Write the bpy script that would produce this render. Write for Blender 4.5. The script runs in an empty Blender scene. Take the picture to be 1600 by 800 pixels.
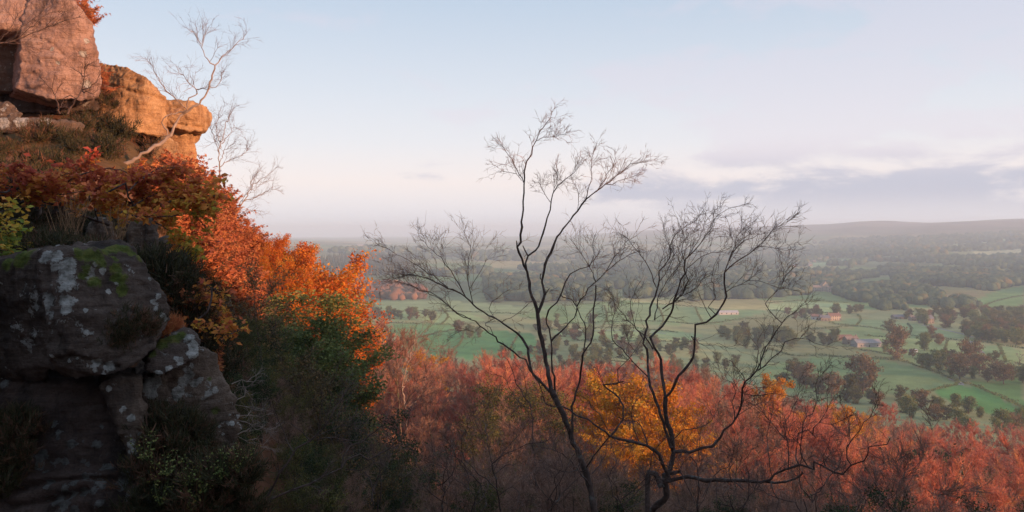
import bpy, bmesh, math, random
import numpy as np
from mathutils import Vector, Matrix

# ------------------------------------------------------------------ camera, sky, sun, exposure
scn = bpy.context.scene
COL = scn.collection
FPX = 1256.0                      # focal length in pixels of the 1600 px wide photograph
PITCH = math.atan((400 - 362) / FPX)
SUN_ELEV = math.radians(7.0)
SUN_AZ = math.radians(57.0)       # how far to the right of straight behind the camera

cam_d = bpy.data.cameras.new('camera')
cam = bpy.data.objects.new('camera', cam_d)
COL.objects.link(cam)
cam_d.sensor_width = 36.0
cam_d.lens = 36.0 * FPX / 1600.0
cam_d.clip_start = 0.1
cam_d.clip_end = 40000
cam.location = (0, 0, 0)
cam.rotation_euler = (math.pi / 2 - PITCH, 0, 0)
scn.camera = cam

scn.view_settings.view_transform = 'Standard'
scn.view_settings.look = 'None'
scn.view_settings.gamma = 1.0
scn.view_settings.exposure = 0.9
scn.cycles.use_denoising = True
scn.cycles.max_bounces = 6
scn.cycles.diffuse_bounces = 3
scn.cycles.transmission_bounces = 3
scn.cycles.volume_bounces = 4
scn.cycles.transparent_max_bounces = 8

world = bpy.data.worlds.new('World')
scn.world = world
world.use_nodes = True


def build_world():
    nt = world.node_tree
    N, L = nt.nodes, nt.links
    N.clear()
    out = N.new('ShaderNodeOutputWorld')
    bg = N.new('ShaderNodeBackground')
    L.new(bg.outputs[0], out.inputs[0])
    sky = N.new('ShaderNodeTexSky')
    sky.sky_type = 'NISHITA'
    sky.sun_disc = False
    sky.sun_elevation = SUN_ELEV
    # the lamp stands at azimuth (sin, -cos): rotation is measured clockwise from +Y
    sky.sun_rotation = math.pi - SUN_AZ
    sky.altitude = 300
    sky.air_density = 1.0
    sky.dust_density = 2.0
    sky.ozone_density = 1.5
    tc = N.new('ShaderNodeTexCoord')
    sep = N.new('ShaderNodeSeparateXYZ')
    L.new(tc.outputs['Generated'], sep.inputs[0])
    # thin evening haze in the high air: pink low down, pale lilac, then blue, the same all round
    ramp = N.new('ShaderNodeValToRGB')
    L.new(sep.outputs['Z'], ramp.inputs[0])
    e = ramp.color_ramp.elements
    stops = [(0.0, (0.52, 0.53, 0.585)), (0.018, (0.535, 0.53, 0.57)), (0.06, (0.595, 0.53, 0.525)), (0.11, (0.505, 0.50, 0.53)),
             (0.17, (0.435, 0.46, 0.51)), (0.30, (0.295, 0.365, 0.455)), (0.6, (0.26, 0.345, 0.455)), (1.0, (0.24, 0.325, 0.455))]
    e[0].position, e[0].color = stops[0][0], (*stops[0][1], 1)
    e[1].position, e[1].color = stops[-1][0], (*stops[-1][1], 1)
    for p, c in stops[1:-1]:
        k = e.new(p)
        k.color = (*c, 1)
    mul = N.new('ShaderNodeVectorMath')
    mul.operation = 'SCALE'
    mul.inputs['Scale'].default_value = 0.10      # Nishita strength
    L.new(sky.outputs[0], mul.inputs[0])
    mix = N.new('ShaderNodeMix')
    mix.data_type = 'RGBA'
    mix.inputs['Factor'].default_value = 0.86
    L.new(mul.outputs[0], mix.inputs[6])
    L.new(ramp.outputs[0], mix.inputs[7])
    # clouds: soft banks, flattened, thicker towards the north-east
    mp = N.new('ShaderNodeMapping')
    mp.inputs['Location'].default_value = CLOUD_LOC
    mp.inputs['Scale'].default_value = CLOUD_SCALE
    L.new(tc.outputs['Generated'], mp.inputs[0])
    nz = N.new('ShaderNodeTexNoise')
    nz.inputs['Scale'].default_value = 1.0
    nz.inputs['Detail'].default_value = 8
    nz.inputs['Roughness'].default_value = 0.6
    nz.inputs['Distortion'].default_value = 0.3
    L.new(mp.outputs[0], nz.inputs[0])
    bx = N.new('ShaderNodeMapRange'); bx.interpolation_type = 'SMOOTHSTEP'
    bx.inputs['From Min'].default_value = -0.15; bx.inputs['From Max'].default_value = 0.5
    bx.inputs['To Min'].default_value = -0.12; bx.inputs['To Max'].default_value = 0.08
    L.new(sep.outputs['X'], bx.inputs[0])
    ad = N.new('ShaderNodeMath'); ad.operation = 'ADD'
    L.new(nz.outputs[0], ad.inputs[0]); L.new(bx.outputs[0], ad.inputs[1])
    cr = N.new('ShaderNodeMapRange')
    cr.interpolation_type = 'SMOOTHSTEP'
    cr.inputs['From Min'].default_value = 0.46
    cr.inputs['From Max'].default_value = 0.59
    L.new(ad.outputs[0], cr.inputs[0])
    # cloud cover thins out higher up and dissolves at the horizon
    lo = N.new('ShaderNodeMapRange'); lo.interpolation_type = 'SMOOTHSTEP'
    lo.inputs['From Min'].default_value = 0.0; lo.inputs['From Max'].default_value = 0.05
    L.new(sep.outputs['Z'], lo.inputs[0])
    hi = N.new('ShaderNodeMapRange'); hi.interpolation_type = 'SMOOTHSTEP'
    hi.inputs['From Min'].default_value = 0.055; hi.inputs['From Max'].default_value = 0.12
    hi.inputs['To Min'].default_value = 1.0; hi.inputs['To Max'].default_value = 0.3
    L.new(sep.outputs['Z'], hi.inputs[0])
    m1 = N.new('ShaderNodeMath'); m1.operation = 'MULTIPLY'
    m2 = N.new('ShaderNodeMath'); m2.operation = 'MULTIPLY'
    L.new(cr.outputs[0], m1.inputs[0]); L.new(lo.outputs[0], m1.inputs[1])
    L.new(m1.outputs[0], m2.inputs[0]); L.new(hi.outputs[0], m2.inputs[1])
    cc = N.new('ShaderNodeMix'); cc.data_type = 'RGBA'
    L.new(m2.outputs[0], cc.inputs['Factor'])
    L.new(mix.outputs[2], cc.inputs[6])
    # cloud colour: mauve grey, pinker where thin and high
    cl = N.new('ShaderNodeMix'); cl.data_type = 'RGBA'
    L.new(hi.outputs[0], cl.inputs['Factor'])
    cl.inputs[6].default_value = (0.50, 0.42, 0.47, 1)
    cl.inputs[7].default_value = (0.31, 0.32, 0.38, 1)
    L.new(cl.outputs[2], cc.inputs[7])
    L.new(cc.outputs[2], bg.inputs['Color'])
    bg.inputs['Strength'].default_value = 1.0


CLOUD_LOC = (0.3, 3.6, 4.4)
CLOUD_SCALE = (5.0, 5.0, 17)
build_world()

sun_d = bpy.data.lights.new('sun', 'SUN')
sun_d.energy = 5.0
sun_d.angle = math.radians(0.6)
sun_d.color = (1.0, 0.50, 0.27)
sun = bpy.data.objects.new('sun', sun_d)
COL.objects.link(sun)
sun_dir = Vector((math.sin(SUN_AZ) * math.cos(SUN_ELEV), -math.cos(SUN_AZ) * math.cos(SUN_ELEV), math.sin(SUN_ELEV)))
sun.rotation_euler = sun_dir.to_track_quat('Z', 'Y').to_euler()
sun.location = (0, 0, 60)

# ------------------------------------------------------------------ helpers
_cp, _sp = math.cos(PITCH), math.sin(PITCH)


def P(px, py, d):
    """a point seen at photograph position px,py at d metres along the view axis"""
    xc = (px - 800) / FPX
    yc = (400 - py) / FPX
    return np.array([xc * d, d * (_cp + yc * _sp), d * (yc * _cp - _sp)])


def hash3(ix, iy, iz, s):
    h = (ix.astype(np.int64) * 374761393 + iy.astype(np.int64) * 668265263 + iz.astype(np.int64) * 2147483647 + s * 974634777) & 0xFFFFFFFF
    h = ((h ^ (h >> 13)) * 1274126177) & 0xFFFFFFFF
    h = (h ^ (h >> 16)) & 0xFFFFFF
    return h / float(0xFFFFFF)


def vnoise(p, s=0):
    p = np.asarray(p, float)
    i = np.floor(p).astype(np.int64)
    f = p - i
    u = f * f * f * (f * (f * 6 - 15) + 10)
    r = 0
    for dx in (0, 1):
        wx = u[:, 0] if dx else 1 - u[:, 0]
        for dy in (0, 1):
            wy = u[:, 1] if dy else 1 - u[:, 1]
            for dz in (0, 1):
                wz = u[:, 2] if dz else 1 - u[:, 2]
                r = r + wx * wy * wz * hash3(i[:, 0] + dx, i[:, 1] + dy, i[:, 2] + dz, s)
    return r * 2 - 1


def fbm(p, oct=4, s=0, gain=0.5):
    a, r, q = 1.0, 0, np.asarray(p, float)
    for k in range(oct):
        r = r + a * vnoise(q, s + k * 17)
        q = q * 2.03 + 11.7
        a *= gain
    return r


def mk_mesh(name, V, F, smooth=False, mats=(), attrs=None, midx=None):
    """V (n,3) array, F list of (m,k) int arrays"""
    if not isinstance(F, (list, tuple)):
        F = [F]
    F = [np.asarray(f, np.int32) for f in F if len(f)]
    me = bpy.data.meshes.new(name)
    V = np.asarray(V, np.float32)
    me.vertices.add(len(V))
    me.vertices.foreach_set('co', V.ravel())
    nl = sum(f.size for f in F)
    nf = sum(len(f) for f in F)
    me.loops.add(nl)
    me.loops.foreach_set('vertex_index', np.concatenate([f.ravel() for f in F]))
    me.polygons.add(nf)
    st, o = [], 0
    for f in F:
        st.append(o + np.arange(len(f)) * f.shape[1])
        o += f.size
    me.polygons.foreach_set('loop_start', np.concatenate(st).astype(np.int32))
    if midx is not None:
        me.polygons.foreach_set('material_index', np.asarray(midx, np.int32))
    me.polygons.foreach_set('use_smooth', np.full(nf, smooth))
    for m in mats:
        me.materials.append(m)
    for k, v in (attrs or {}).items():
        v = np.asarray(v, np.float32)
        if v.ndim == 1:
            a = me.attributes.new(k, 'FLOAT', 'POINT')
            a.data.foreach_set('value', v)
        else:
            a = me.attributes.new(k, 'FLOAT_COLOR', 'POINT')
            a.data.foreach_set('color', np.concatenate([v, np.ones((len(v), 1))], 1).astype(np.float32).ravel())
    me.update(calc_edges=True)
    me.validate()
    return me


def link(name, me, parent=None, loc=None, rotz=0.0, scale=None, **tags):
    o = bpy.data.objects.new(name, me)
    COL.objects.link(o)
    if parent is not None:
        o.parent = parent
    if loc is not None:
        o.location = [float(c) for c in loc]
    if rotz:
        o.rotation_euler = (0, 0, rotz)
    if scale is not None:
        o.scale = (scale,) * 3 if np.isscalar(scale) else scale
    for k, v in tags.items():
        o[k] = v
    return o


class Geo:
    """collects tubes and small cards into one mesh"""

    def __init__(s):
        s.V, s.Q, s.T, s.R, s.n = [], [], [], [], 0

    def tube(s, pts, rad, sides=5, r=0.5, cap=True):
        pts = np.asarray(pts, float)
        n = len(pts)
        if n < 2:
            return
        rad = np.broadcast_to(np.asarray(rad, float), (n,))
        t = np.gradient(pts, axis=0)
        t /= np.linalg.norm(t, axis=1)[:, None] + 1e-9
        ax = pts[-1] - pts[0]
        ref = np.eye(3)[np.argmin(np.abs(ax))]
        b = np.cross(t, ref)
        b /= np.linalg.norm(b, axis=1)[:, None] + 1e-9
        c = np.cross(t, b)
        a = np.arange(sides) * 2 * math.pi / sides
        ring = pts[:, None, :] + rad[:, None, None] * (np.cos(a)[None, :, None] * b[:, None, :] + np.sin(a)[None, :, None] * c[:, None, :])
        s.V.append(ring.reshape(-1, 3))
        i = np.arange(n - 1)[:, None] * sides + np.arange(sides)[None, :]
        j = np.arange(n - 1)[:, None] * sides + (np.arange(sides)[None, :] + 1) % sides
        q = np.stack([i, j, j + sides, i + sides], -1).reshape(-1, 4) + s.n
        s.Q.append(q)
        s.R.append(np.full(n * sides, r))
        s.n += n * sides

    def twigs(s, A, B, w, r, rng):
        """thin blades from A to B"""
        A, B = np.asarray(A, float), np.asarray(B, float)
        n = len(A)
        if n == 0:
            return
        d = B - A
        side = np.cross(d, rng.normal(size=(n, 3)))
        side /= np.linalg.norm(side, axis=1)[:, None] + 1e-9
        w = np.broadcast_to(np.asarray(w, float), (n,))[:, None]
        v = np.stack([A - side * w * .5, A + side * w * .5, B + side * w * .22, B - side * w * .22], 1)
        s.V.append(v.reshape(-1, 3))
        s.Q.append(np.arange(n * 4).reshape(n, 4) + s.n)
        s.R.append(np.repeat(np.broadcast_to(r, (n,)), 4))
        s.n += n * 4

    def leaves(s, C, size, r, rng, droop=0.0, shape=0.6, flat=0.0):
        """pointed leaf blades centred at C, folded a little along the midrib"""
        C = np.asarray(C, float)
        n = len(C)
        if n == 0:
            return
        d = rng.normal(size=(n, 3))
        d[:, 2] = d[:, 2] * (1 - flat) - droop
        d /= np.linalg.norm(d, axis=1)[:, None] + 1e-9
        nn = rng.normal(size=(n, 3))
        nn[:, 2] += flat * 3
        sd = np.cross(d, nn)
        sd /= np.linalg.norm(sd, axis=1)[:, None] + 1e-9
        up = np.cross(sd, d)
        L = np.broadcast_to(np.asarray(size, float), (n,))[:, None]
        a = C - d * L * .5
        b = C + sd * L * shape * .5 + up * L * .07 + d * L * .05
        c = C + d * L * .5 - up * L * .05
        e = C - sd * L * shape * .5 + up * L * .07 + d * L * .05
        s.V.append(np.stack([a, b, c, e], 1).reshape(-1, 3))
        s.Q.append(np.arange(n * 4).reshape(n, 4) + s.n)
        s.R.append(np.repeat(np.broadcast_to(r, (n,)), 4))
        s.n += n * 4

    def mesh(s, name, mat, smooth=False):
        V = np.concatenate(s.V)
        return mk_mesh(name, V, [np.concatenate(s.Q)], smooth, [mat], {'r': np.concatenate(s.R)})


def norm(v):
    v = np.asarray(v, float)
    return v / (np.linalg.norm(v) + 1e-9)


def smooth_line(pts, step):
    """Catmull-Rom through pts, resampled about every step"""
    p = np.asarray(pts, float)
    if len(p) == 2:
        k = max(2, int(np.linalg.norm(p[1] - p[0]) / step) + 1)
        t = np.linspace(0, 1, k)[:, None]
        return p[0] * (1 - t) + p[1] * t
    q = np.vstack([2 * p[0] - p[1], p, 2 * p[-1] - p[-2]])
    out = []
    for i in range(1, len(q) - 2):
        k = max(1, int(np.linalg.norm(q[i + 1] - q[i]) / step))
        t = (np.arange(k) / k)[:, None]
        a, b, c, d = q[i - 1], q[i], q[i + 1], q[i + 2]
        out.append(.5 * (2 * b + (c - a) * t + (2 * a - 5 * b + 4 * c - d) * t ** 2 + (3 * b - a - 3 * c + d) * t ** 3))
    out.append(p[-1:])
    return np.vstack(out)


# ------------------------------------------------------------------ materials
MAT = {}


def nodes_of(name):
    m = bpy.data.materials.new(name)
    m.use_nodes = True
    nt = m.node_tree
    b = nt.nodes['Principled BSDF']
    b.inputs['Specular IOR Level'].default_value = 0.25
    b.inputs['Roughness'].default_value = 0.9
    MAT[name] = m
    return m, nt, nt.nodes, nt.links, b


def ramp_node(N, stops):
    r = N.new('ShaderNodeValToRGB')
    e = r.color_ramp.elements
    e[0].position, e[0].color = stops[0][0], (*stops[0][1], 1)
    e[1].position, e[1].color = stops[-1][0], (*stops[-1][1], 1)
    for p, c in stops[1:-1]:
        k = e.new(p)
        k.color = (*c, 1)
    return r


def leaf_mat(name, stops, trans=0.35, objvar=0.0):
    """colour from the per-leaf number r, shifted a little for each plant"""
    m, nt, N, L, b = nodes_of(name)
    at = N.new('ShaderNodeAttribute')
    at.attribute_name = 'r'
    src = at.outputs['Fac']
    if objvar:
        oi = N.new('ShaderNodeObjectInfo')
        mm = N.new('ShaderNodeMath'); mm.operation = 'MULTIPLY_ADD'
        mm.inputs[1].default_value = objvar
        mm.inputs[2].default_value = -objvar * .5
        L.new(oi.outputs['Random'], mm.inputs[0])
        ad = N.new('ShaderNodeMath'); ad.operation = 'ADD'
        L.new(src, ad.inputs[0]); L.new(mm.outputs[0], ad.inputs[1])
        src = ad.outputs[0]
    r = ramp_node(N, stops)
    L.new(src, r.inputs[0])
    L.new(r.outputs[0], b.inputs['Base Color'])
    b.inputs['Roughness'].default_value = 0.7
    if trans:
        t = N.new('ShaderNodeBsdfTranslucent')
        L.new(r.outputs[0], t.inputs[0])
        mx = N.new('ShaderNodeMixShader')
        mx.inputs[0].default_value = trans
        L.new(b.outputs[0], mx.inputs[1]); L.new(t.outputs[0], mx.inputs[2])
        L.new(mx.outputs[0], N['Material Output'].inputs[0])
    return m


def bark_mat(name, c1, c2, scale=6.0, moss=None):
    m, nt, N, L, b = nodes_of(name)
    tc = N.new('ShaderNodeTexCoord')
    n1 = N.new('ShaderNodeTexNoise'); n1.inputs['Scale'].default_value = scale; n1.inputs['Detail'].default_value = 6
    L.new(tc.outputs['Object'], n1.inputs[0])
    r = ramp_node(N, [(0.3, c1), (0.7, c2)])
    L.new(n1.outputs[0], r.inputs[0])
    col = r.outputs[0]
    if moss:
        n2 = N.new('ShaderNodeTexNoise'); n2.inputs['Scale'].default_value = scale * .55; n2.inputs['Detail'].default_value = 4
        L.new(tc.outputs['Object'], n2.inputs[0])
        r2 = ramp_node(N, [(0.58, (0, 0, 0)), (0.68, (1, 1, 1))])
        L.new(n2.outputs[0], r2.inputs[0])
        mx = N.new('ShaderNodeMix'); mx.data_type = 'RGBA'
        L.new(r2.outputs[0], mx.inputs[0]); L.new(col, mx.inputs[6])
        mx.inputs[7].default_value = (*moss, 1)
        col = mx.outputs[2]
    L.new(col, b.inputs['Base Color'])
    bp = N.new('ShaderNodeBump'); bp.inputs['Strength'].default_value = 0.5; bp.inputs['Distance'].default_value = 0.02
    L.new(n1.outputs[0], bp.inputs['Height']); L.new(bp.outputs[0], b.inputs['Normal'])
    return m


bark_mat('bark_dark', (0.04, 0.028, 0.025), (0.10, 0.066, 0.055), 14, moss=(0.13, 0.13, 0.12))
bark_mat('bark_birch', (0.12, 0.085, 0.07), (0.46, 0.38, 0.33), 3)
bark_mat('bark_brown', (0.06, 0.045, 0.035), (0.14, 0.10, 0.08), 4, moss=(0.09, 0.10, 0.05))
bark_mat('bark_pale', (0.16, 0.12, 0.10), (0.32, 0.26, 0.22), 5)
bark_mat('twig_dark', (0.07, 0.045, 0.038), (0.14, 0.09, 0.075), 2)
bark_mat('twig_birch', (0.13, 0.075, 0.06), (0.24, 0.15, 0.11), 2)
leaf_mat('twig_red', [(0, (0.26, 0.085, 0.065)), (0.4, (0.48, 0.165, 0.115)), (0.75, (0.57, 0.21, 0.13)), (1, (0.62, 0.31, 0.13))], 0.25, 0.6)
leaf_mat('twig_brown', [(0, (0.14, 0.085, 0.07)), (0.5, (0.25, 0.15, 0.115)), (1, (0.36, 0.21, 0.14))], 0.2, 0.3)
leaf_mat('leaf_orange', [(0, (0.30, 0.055, 0.015)), (0.35, (0.52, 0.13, 0.02)), (0.7, (0.62, 0.22, 0.025)), (0.92, (0.62, 0.32, 0.045)), (1, (0.3, 0.24, 0.04))], 0.4, 0.2)
leaf_mat('leaf_yellow', [(0, (0.34, 0.11, 0.02)), (0.3, (0.53, 0.21, 0.025)), (0.7, (0.62, 0.32, 0.03)), (1, (0.58, 0.40, 0.06))], 0.4, 0.15)
leaf_mat('leaf_oak', [(0, (0.36, 0.07, 0.05)), (0.25, (0.54, 0.14, 0.06)), (0.5, (0.62, 0.26, 0.05)), (0.72, (0.62, 0.40, 0.06)), (0.85, (0.40, 0.37, 0.06)), (1, (0.19, 0.26, 0.05))], 0.35, 0.0)
leaf_mat('leaf_green', [(0, (0.07, 0.10, 0.035)), (0.5, (0.14, 0.18, 0.055)), (0.85, (0.21, 0.22, 0.065)), (1, (0.29, 0.24, 0.065))], 0.3, 0.2)
leaf_mat('leaf_olive', [(0, (0.05, 0.06, 0.02)), (0.5, (0.10, 0.105, 0.03)), (1, (0.20, 0.16, 0.04))], 0.3, 0.5)
leaf_mat('leaf_evergreen', [(0, (0.015, 0.028, 0.012)), (0.6, (0.035, 0.06, 0.022)), (1, (0.09, 0.11, 0.04))], 0.2, 0.2)
leaf_mat('leaf_russet', [(0, (0.085, 0.07, 0.035)), (0.5, (0.17, 0.115, 0.05)), (1, (0.30, 0.17, 0.07))], 0.3, 0.5)
leaf_mat('heather', [(0, (0.03, 0.03, 0.015)), (0.4, (0.055, 0.055, 0.022)), (0.75, (0.12, 0.06, 0.04)), (1, (0.20, 0.10, 0.06))], 0.2, 0.5)
leaf_mat('bracken', [(0, (0.26, 0.075, 0.04)), (0.5, (0.44, 0.14, 0.055)), (1, (0.54, 0.24, 0.09))], 0.3, 0.2)
leaf_mat('grass_dry', [(0, (0.16, 0.09, 0.05)), (1, (0.36, 0.22, 0.12))], 0.3, 0.0)
leaf_mat('needle', [(0, (0.03, 0.04, 0.025)), (1, (0.08, 0.08, 0.045))], 0.1, 0.6)
# ------------------------------------------------------------------ terrain: heights from surveyed points, one sheet to the horizon
CP = [  # x, y, z relative to the camera
    (0, 0, -1.7), (-1.5, -1.0, -1.4), (2, 0, -2.2), (0, 2.5, -2.7), (2.5, 2.5, -3.0), (0, 5, -3.8), (4, 5, -4.2), (0, 9, -5.0), (5, 9, -5.3),
    (0, 14, -6.2), (5, 14, -6.6), (10, 15, -7.6), (0, 20, -8.6), (12, 22, -11), (0, 25, -10.5), (0, 32, -13.5), (18, 32, -15.5), (0, 45, -18.0), (26, 45, -22),
    (0, 70, -23.5), (20, 70, -25.5), (40, 68, -28.5), (0, 110, -29.5), (35, 110, -33), (62, 110, -43), (45, 85, -37.5), (58, 92, -41.5), (0, 170, -36), (50, 170, -43.5), (95, 170, -51), (108, 170, -53),
    (-27, 170, -31), (-20, 110, -26.0), (-13, 70, -20.5), (-10, 45, -15.5),
    (0, 220, -45), (70, 220, -55), (130, 220, -65), (-36, 220, -40), (0, 300, -70), (90, 300, -78), (180, 300, -80), (-50, 300, -66), (0, 400, -86), (120, 390, -90), (250, 390, -90), (-70, 400, -84),
    # crag on the left
    (-4.8, 6.6, -4.6), (-3.0, 8.0, -4.7), (-5.6, 8.2, -4.0), (-6.0, 10.4, -1.0), (-4.6, 10.8, -1.2), (-7.5, 11.0, -0.5), (-3.2, 10.5, -4.6), (-4.4, 14, -3.6), (-6.9, 13.6, -0.6),
    (-9.5, 16, 0.9), (-6.3, 16, -1.3), (-6.6, 18, -2.4), (-6.0, 20, -5.6), (-3.0, 18, -7.2), (-12, 20, 1.7), (-10.5, 22, 1.7), (-9.2, 24, -0.2), (-7.8, 25.5, -4.8), (-6.5, 25, -7.4), (-5, 24, -8.8), (-5.6, 22, -7.2), (-13.6, 23.0, 2.9), (-11.6, 24.5, 2.5), (-16.5, 23, 3.0), (-16.5, 25.5, 3.4), (-14, 25.6, 3.3),
    (-15.3, 28.5, 4.6), (-19, 27, 7.6), (-25, 24, 9.0), (-13.2, 29.0, 3.2), (-11.8, 29.5, 1.8), (-15.5, 36, 3.6), (-13, 38, 0.6), (-10.5, 36, -4.0), (-8.6, 32, -8.8), (-12.5, 45, -5.8), (-9.5, 55, -12.5),
    (-20, 50, 2.0), (-28, 70, 0.0), (-40, 40, 8.5), (-60, 60, 7.0), (-38, 170, -24), (-58, 170, -14), (-26, 110, -19), (-42, 110, -8), (-90, 170, 0), (-110, 300, -40), (-150, 400, -68),
    (-9, 5, 1.5), (-14, 10, 4.0), (-8, -4, 2.0), (-20, 0, 9.5), (-40, 10, 12),
    # unseen spur behind right, shaped to keep the low sun off the near slope
    (-6, -18, 5.0), (8, -12, 5.0), (14, -6, 4.5), (20, 0, 3.6), (24.5, 5, 1.5), (29.5, 10, -1.6), (36, 16, -5.5), (44, 22, -12), (52, 30, -17), (66, 40, -23), (90, 58, -31),
    (27, 0, 2.8), (34, 6, -1.5), (41, 12, -6), (50, 19, -13), (11, 4, -4.8), (17, 10, -8), (24, 16, -11), (33, 24, -16), (42, 33, -20.5), (110, 70, -36),
    (20, -34, 5.5), (0, -46, 10), (40, -20, 1.0), (64, -6, -9), (95, 9, -17), (125, 26, -26), (165, 50, -36), (210, 75, -46), (80, 80, -34),
    (30, -60, 6), (80, -50, -4), (140, -30, -20), (220, 0, -40),
    (-60, -60, 16), (60, -160, 8), (-120, -200, 22), (200, -150, -30), (300, 100, -64), (420, 300, -86),
]
FARP = [  # px, py, distance: points on the valley floor and the hills opposite
    (1500, 590, 500), (1600, 600, 480), (1350, 545, 620), (1200, 520, 720), (1000, 520, 720), (800, 515, 740), (650, 505, 790), (570, 490, 880),
    (1600, 545, 620), (1500, 520, 720), (1500, 470, 1050), (1350, 490, 890), (1300, 455, 1220), (1500, 432, 1480), (1500, 402, 2200), (1500, 381, 3000), (1500, 361, 3800), (1500, 348, 4500),
    (1600, 500, 860), (1600, 440, 1350), (1600, 402, 2100), (1600, 378, 2900), (1600, 360, 3600), (1600, 346, 4300), (1800, 430, 1400), (1800, 380, 2600), (1800, 350, 4000),
    (1350, 425, 1800), (1350, 395, 2800), (1350, 372, 3900), (1350, 352, 4700), (1200, 440, 1450), (1200, 402, 2800), (1200, 378, 4100), (1200, 356, 5200),
    (1050, 440, 1450), (1050, 395, 3200), (1050, 363, 5800), (900, 422, 1950), (900, 388, 4000), (900, 370, 6300), (750, 440, 1450), (750, 388, 4000), (750, 374, 7000),
    (650, 450, 1250), (600, 388, 3600), (600, 376, 7000), (540, 435, 1450), (540, 408, 2100), (540, 388, 3000), (490, 410, 1900), (470, 385, 3000), (470, 375, 5500), (350, 380, 2500), (350, 372, 5500),
    (1500, 352, 6500), (1200, 358, 7500), (900, 368, 10500), (600, 371, 10500), (1800, 352, 6500), (300, 371, 10500), (1800, 362, 10500), (1350, 364, 10500),
]
for q in FARP:
    CP.append(tuple(P(*q)))
for a in range(0, 360, 30):   # the land goes on behind and beside us
    if not 40 < a < 140:
        for rr, zz in ((1500, -20), (5000, 10), (12000, 0)):
            CP.append((rr * math.cos(math.radians(a)), rr * math.sin(math.radians(a)), zz))
CP = np.array(CP, float)


def warp(xy):
    r = np.linalg.norm(xy, axis=1)
    g = np.where(r < 1e-3, 0.125, np.log1p(r / 8.0) / np.maximum(r, 1e-3))
    return xy * g[:, None]


def _kern(d):
    return np.where(d < 1e-9, 0, d * d * np.log(np.maximum(d, 1e-9)))


def _fit():
    W = warp(CP[:, :2])
    # heights are fitted as slopes of sight (z / (r + 6)): near and far points weigh alike
    z = CP[:, 2] / (np.linalg.norm(CP[:, :2], axis=1) + 6)
    n = len(W)
    K = _kern(np.linalg.norm(W[:, None] - W[None], axis=2)) + np.eye(n) * 1e-4
    A = np.zeros((n + 3, n + 3))
    A[:n, :n] = K
    A[:n, n] = 1
    A[:n, n + 1:] = W
    A[n, :n] = 1
    A[n + 1:, :n] = W.T
    return W, np.linalg.solve(A, np.concatenate([z, np.zeros(3)]))


_W, _c = _fit()


def height(xy, noise=True):
    xy = np.atleast_2d(np.asarray(xy, float))[:, :2]
    out = np.empty(len(xy))
    for s in range(0, len(xy), 20000):
        q = xy[s:s + 20000]
        w = warp(q)
        k = _kern(np.linalg.norm(w[:, None] - _W[None], axis=2))
        z = k @ _c[:-3] + _c[-3] + w @ _c[-2:]
        r = np.linalg.norm(q, axis=1)
        z = z * (r + 6)
        if noise:
            p3 = np.column_stack([q, np.zeros(len(q))])
            a = np.clip((r - 12) / 40, 0, 1) * np.clip((420 - r) / 150, 0, 1)
            z = z + a * fbm(p3 / 9.0, 3, 5) * 0.5
            z = z + 0.10 * np.clip((60 - r) / 30, 0, 1) * fbm(p3 / 0.9, 3, 7)
            z = z + np.clip((r - 1000) / 1500, 0, 1) * fbm(p3 / 420.0, 4, 9) * 6.0
            z = z + np.clip((r - 380) / 250, 0, 1) * fbm(p3 / 160.0, 3, 10) * 1.2
        out[s:s + 20000] = z
    return out


def H(x, y):
    return float(height([[x, y]])[0])


def drop(px, py, d0=60.0, d1=9000.0):
    """where the line of sight through px,py first meets the ground beyond d0"""
    d = np.geomspace(d0, d1, 420)
    pts = np.array([P(px, py, k) for k in d])
    h = height(pts)
    b = np.nonzero(pts[:, 2] < h)[0]
    if len(b) == 0:
        i = len(d) - 1
        return np.array([pts[i, 0], pts[i, 1], h[i]])
    i = b[0]
    if i == 0:
        return np.array([pts[0, 0], pts[0, 1], h[0]])
    f0, f1 = pts[i - 1, 2] - h[i - 1], h[i] - pts[i, 2]
    t = f0 / (f0 + f1)
    q = pts[i - 1] * (1 - t) + pts[i] * t
    return np.array([q[0], q[1], H(q[0], q[1])])


def in_poly(xy, poly):
    x, y = xy[:, 0], xy[:, 1]
    r = np.zeros(len(xy), bool)
    n = len(poly)
    for i in range(n):
        x0, y0 = poly[i][0], poly[i][1]
        x1, y1 = poly[(i + 1) % n][0], poly[(i + 1) % n][1]
        c = ((y0 > y) != (y1 > y)) & (x < (x1 - x0) * (y - y0) / (y1 - y0 + 1e-12) + x0)
        r ^= c
    return r


def ground_poly(pxs, d0=230):
    return np.array([drop(a, b, d0)[:2] for a, b in pxs])


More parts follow.
